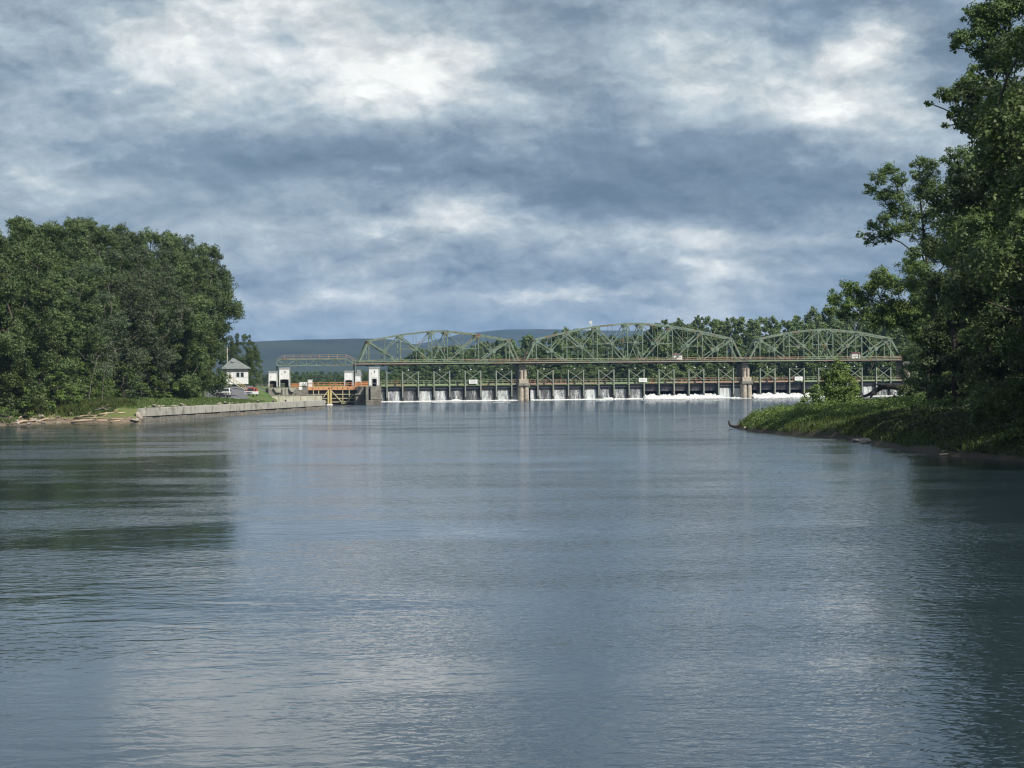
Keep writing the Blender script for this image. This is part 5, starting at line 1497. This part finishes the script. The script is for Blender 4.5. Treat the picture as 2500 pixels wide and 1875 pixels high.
# small bushy tree on the spit and shrubs
TA = [(2048, 888, 12), (2036, 902, 14), (2060, 903, 14), (2022, 922, 16), (2048, 926, 20), (2078, 930, 17), (2012, 946, 17), (2042, 955, 22), (2076, 958, 20), (2030, 975, 18), (2060, 978, 20), (2090, 950, 12), (2020, 962, 16)]
bx0 = wx(2048, 232); custom_tree('bushy_sapling', (bx0, 232, gz(bx0, 232)), [(2048, 975, 0), (2048, 940, 0), (2048, 910, 0)], TA, 232, .19, 85, 'leaf_shrub', 81, 'bushy young tree standing alone on the grassy spit', deep=.9, copies=2, rt=.02, grow=1.2)
TA2 = [(1988, 950, 14), (1975, 962, 13), (1998, 965, 15), (1962, 978, 13), (1984, 980, 16), (2005, 985, 14), (1950, 988, 9)]
bx0 = wx(1984, 229); custom_tree('shrub', (bx0, 229, gz(bx0, 229)), [(1984, 985, 0), (1984, 970, 0)], TA2, 229, .19, 75, 'leaf_shrub', 82, 'rounded shrub just left of the bushy young tree', deep=.7, copies=2, cat='shrub', rt=.015)
SH = [('leafy vine mound covering the bank at the right edge', 139, [(2440, 960, 26), (2480, 945, 30), (2400, 985, 24), (2440, 1000, 30), (2490, 990, 34), (2390, 1020, 22), (2430, 1035, 26), (2475, 1040, 30), (2380, 1000, 16), (2520, 960, 34), (2525, 1030, 36), (2370, 1045, 16), (2410, 1060, 18)], 'leaf_shrub'),
      ('low leafy shrub near the water at the right edge', 130, [(2450, 1075, 20), (2480, 1062, 24), (2510, 1080, 26), (2425, 1085, 14), (2490, 1095, 18), (2460, 1100, 12)], 'leaf_shrub'),
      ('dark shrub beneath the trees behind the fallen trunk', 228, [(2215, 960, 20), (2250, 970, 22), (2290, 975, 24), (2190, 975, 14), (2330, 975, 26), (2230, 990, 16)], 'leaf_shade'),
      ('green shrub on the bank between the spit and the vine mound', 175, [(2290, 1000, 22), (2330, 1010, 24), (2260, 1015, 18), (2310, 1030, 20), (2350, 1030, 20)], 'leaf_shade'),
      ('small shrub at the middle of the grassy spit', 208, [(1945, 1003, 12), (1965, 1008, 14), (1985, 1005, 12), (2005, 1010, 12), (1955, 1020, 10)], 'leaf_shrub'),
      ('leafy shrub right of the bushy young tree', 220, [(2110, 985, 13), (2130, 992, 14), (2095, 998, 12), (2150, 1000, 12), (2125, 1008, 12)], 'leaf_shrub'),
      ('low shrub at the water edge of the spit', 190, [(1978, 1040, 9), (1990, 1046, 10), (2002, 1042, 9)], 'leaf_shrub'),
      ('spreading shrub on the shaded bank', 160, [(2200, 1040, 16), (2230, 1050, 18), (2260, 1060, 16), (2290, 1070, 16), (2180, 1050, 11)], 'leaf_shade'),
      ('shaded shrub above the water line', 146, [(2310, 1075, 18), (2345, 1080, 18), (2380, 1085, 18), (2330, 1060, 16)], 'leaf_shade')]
for i, (lab, d, tab, mt) in enumerate(SH):
    cx = sum(t[0] for t in tab) / len(tab); bx0 = wx(cx, d); yb = max(t[1] for t in tab)
    custom_tree('shrub', (bx0, d, gz(bx0, d)), [(cx, yb, 0), (cx, yb - 14, 0)], tab, d, .17 if d < 180 else .2, 75, mt, 90 + i, lab, deep=.8, copies=2, cat='shrub', rt=.012, group='shrubs on the right bank')

# fallen trunk arching over the water behind the spit
def arch_log():
    d = 300; P = lambda x, y, dd=0: at(x, y, d + dd)
    pts = [P(2330, 962), P(2270, 950), P(2215, 949), P(2175, 943), P(2152, 945), P(2140, 953), P(2120, 964), P(2095, 972, -3)]
    mb = MB().tube(pts, [.5, .46, .42, .40, .38, .30, .22, .12], 8)
    mb.tube([P(2140, 952), P(2130, 962, -2), P(2124, 972, -4)], [.24, .2, .12], 7).tube([P(2152, 944), P(2144, 939, -2), P(2138, 938, -3)], [.2, .12, .05], 6)
    mb.build('fallen_trunk', M['dark_bark'], None, True, label='dark fallen trunk arching out from the right bank over the water', cat='fallen tree')
arch_log()
# driftwood at the tip of the spit and along its foot
p0 = shore(1800, 1046)
log([p0 + Vector((-.9, 0, .75)), p0 + Vector((-.75, 0, .3)), p0 + Vector((-.3, .1, .18)), p0 + Vector((.5, .2, .25)), p0 + Vector((1.2, .5, .4))], .1, .22, 'dark driftwood root sticking up at the tip of the spit', 'dark_bark', None, [((p0 + Vector((.2, .1, .2)), p0 + Vector((.45, 0, .62))), .12)])
p1 = shore(2350, 1112); log([p1 + Vector((-1.2, .2, .22)), p1 + Vector((0, .5, .4)), p1 + Vector((1.3, .9, .75))], .09, .07, 'pale bleached log lying on the shaded right bank', 'dead_wood')
p1 = shore(2325, 1113); log([p1 + Vector((-.8, 0, .08)), p1 + Vector((0, 0, .12)), p1 + Vector((.8, -.1, .07))], .06, .09, 'thin white log at the shaded water edge', 'driftwood')
for i, (px, py, sc, lab) in enumerate([(2124, 1079, .4, 'pale flat stone at the water edge of the right bank'), (2112, 1082, .5, 'dark stone beside the pale flat one on the right bank'), (1822, 1050, .35, 'stone at the tip of the grassy spit'), (1838, 1052, .28, 'small stone just right of the spit tip'), (2090, 1079, .3, 'low stone under the grass of the right bank')]):
    p = shore(px, py); rock((p.x, p.y + .3, .12), sc, lab, None, i)


# ------------------------------------------------------------------ grass
def blades(poly, n, h0, h1, wd, seed, mat, name, label, zmin=.25, dens=None, lean=.35):
    rng = np.random.default_rng(seed); P = np.array(poly)
    Q = rng.uniform(P.min(0), P.max(0), (n * 3, 2)); Q = Q[signed_dist(Q, poly) > 0]
    Q = Q[(vnoise(Q, .45, seed) * .6 + vnoise(Q, 1.6, seed + 1) * .4) > rng.uniform(.12, .62, len(Q))][:n]
    Z = ground_z(Q); k = Z > zmin; Q, Z = Q[k], Z[k]; m = len(Q)
    hh = rng.uniform(h0, h1, m) * (.55 + .9 * vnoise(Q, .3, seed + 2))
    a = rng.uniform(0, 2 * math.pi, m); w = wd * rng.uniform(.6, 1.4, m)
    base = np.column_stack([Q, Z - .05]); dx = np.column_stack([np.cos(a) * w / 2, np.sin(a) * w / 2, np.zeros(m)])
    tip = base + np.column_stack([rng.normal(size=m) * lean * hh, rng.normal(size=m) * lean * hh, hh])
    mid = base * .5 + tip * .5 + np.column_stack([np.zeros((m, 2)), hh * .12])
    V = np.stack([base - dx, base + dx, mid + dx * .8, tip, mid - dx * .8], 1).reshape(-1, 3)
    o = link(np_mesh(name, V, np.arange(m * 5).reshape(m, 5), M[mat]), name)
    return tag(o, label, 'grass', None, 'stuff')


blades([(21, 170), (26, 165), (34, 170), (44, 215), (48, 262), (38, 275), (24, 240), (20.5, 212)], 70000, .16, .50, .05, 201, 'blade_green', 'tall_grass', 'tall sunlit grass covering the grassy spit', .2)
blades([(24, 118), (26, 140), (25, 166), (34, 172), (50, 170), (50, 118)], 22000, .25, .6, .05, 202, 'blade_green', 'tall_grass', 'tall shaded grass along the right bank under the trees', .2)
blades([(-70, 318), (-52, 311), (-50.5, 316), (-44.6, 392), (-49.5, 457), (-56, 470), (-60, 400), (-72, 345)], 42000, .10, .28, .12, 203, 'blade_lawn', 'lawn', 'mown green lawn behind the guide wall', 1.2, lean=.2)
blades([(-66, 306), (-54, 308.5), (-53, 322), (-60, 336), (-70, 330)], 16000, .35, .95, .08, 204, 'blade_green', 'tall_grass', 'tall weeds on the left shore beside the guide wall', .75)
blades([(-62, 345), (-51, 330), (-47, 395), (-50, 455), (-60, 440)], 12000, .12, .4, .12, 205, 'blade_lawn', 'lawn', 'longer grass tufts on the lawn below the left wood', 1.2)

def ground_cover(poly, n, leaf, seed, mat, name, label):
    rng = np.random.default_rng(seed); P = np.array(poly)
    Q = rng.uniform(P.min(0), P.max(0), (n * 3, 2)); Q = Q[signed_dist(Q, poly) > 0]; Z = ground_z(Q); k = Z > .3; Q, Z = Q[k][:n], Z[k][:n]
    hh = (vnoise(Q, .55, seed) ** 1.5 * .8 + vnoise(Q, 1.7, seed + 1) * .3) * np.clip((Z - .3) * 1.4, .1, 1)
    C = np.column_stack([Q, Z + hh * rng.uniform(.55, 1.0, len(Q))]); m = len(C)
    N = rng.normal(size=(m, 3)) * .6; N[:, 2] += .7; N /= np.linalg.norm(N, axis=1)[:, None]
    t = np.cross(N, rng.normal(size=(m, 3))); t /= np.linalg.norm(t, axis=1)[:, None]; b = np.cross(N, t); L = leaf * rng.uniform(.6, 1.4, (m, 1)) * .5
    V = np.stack([C + t * L, C + b * L * .65, C - t * L, C - b * L * .65], 1).reshape(-1, 3)
    tag(link(np_mesh(name, V, np.arange(m * 4).reshape(m, 4), M[mat]), name), label, 'ground cover', None, 'stuff')


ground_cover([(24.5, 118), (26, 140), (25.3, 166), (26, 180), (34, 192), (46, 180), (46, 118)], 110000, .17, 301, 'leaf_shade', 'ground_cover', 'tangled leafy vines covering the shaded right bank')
ground_cover([(23, 196), (21.6, 212), (23.5, 232), (30, 246), (42, 262), (46, 215), (34, 190)], 42000, .17, 302, 'leaf_shrub', 'ground_cover', 'low leafy weeds among the grass of the spit')

# ------------------------------------------------------------------ air
def haze():
    m = bpy.data.materials.new('haze'); m.use_nodes = True; T = NT(m.node_tree); T.n.clear()
    out = T.new('ShaderNodeOutputMaterial'); v = T.new('ShaderNodeVolumePrincipled')
    v.inputs['Color'].default_value = (0.30, 0.55, 0.97, 1); v.inputs['Density'].default_value = HAZE_D; v.inputs['Anisotropy'].default_value = 0.0
    T.l.new(v.outputs[0], out.inputs['Volume'])
    o = MB().box(-6400, 6400, -760, 11900, -4, 300).build('haze', m); tag(o, 'thin bluish summer haze over the valley', 'haze', None, 'stuff')


number_off()
HAZE_D = 0.000052
haze()
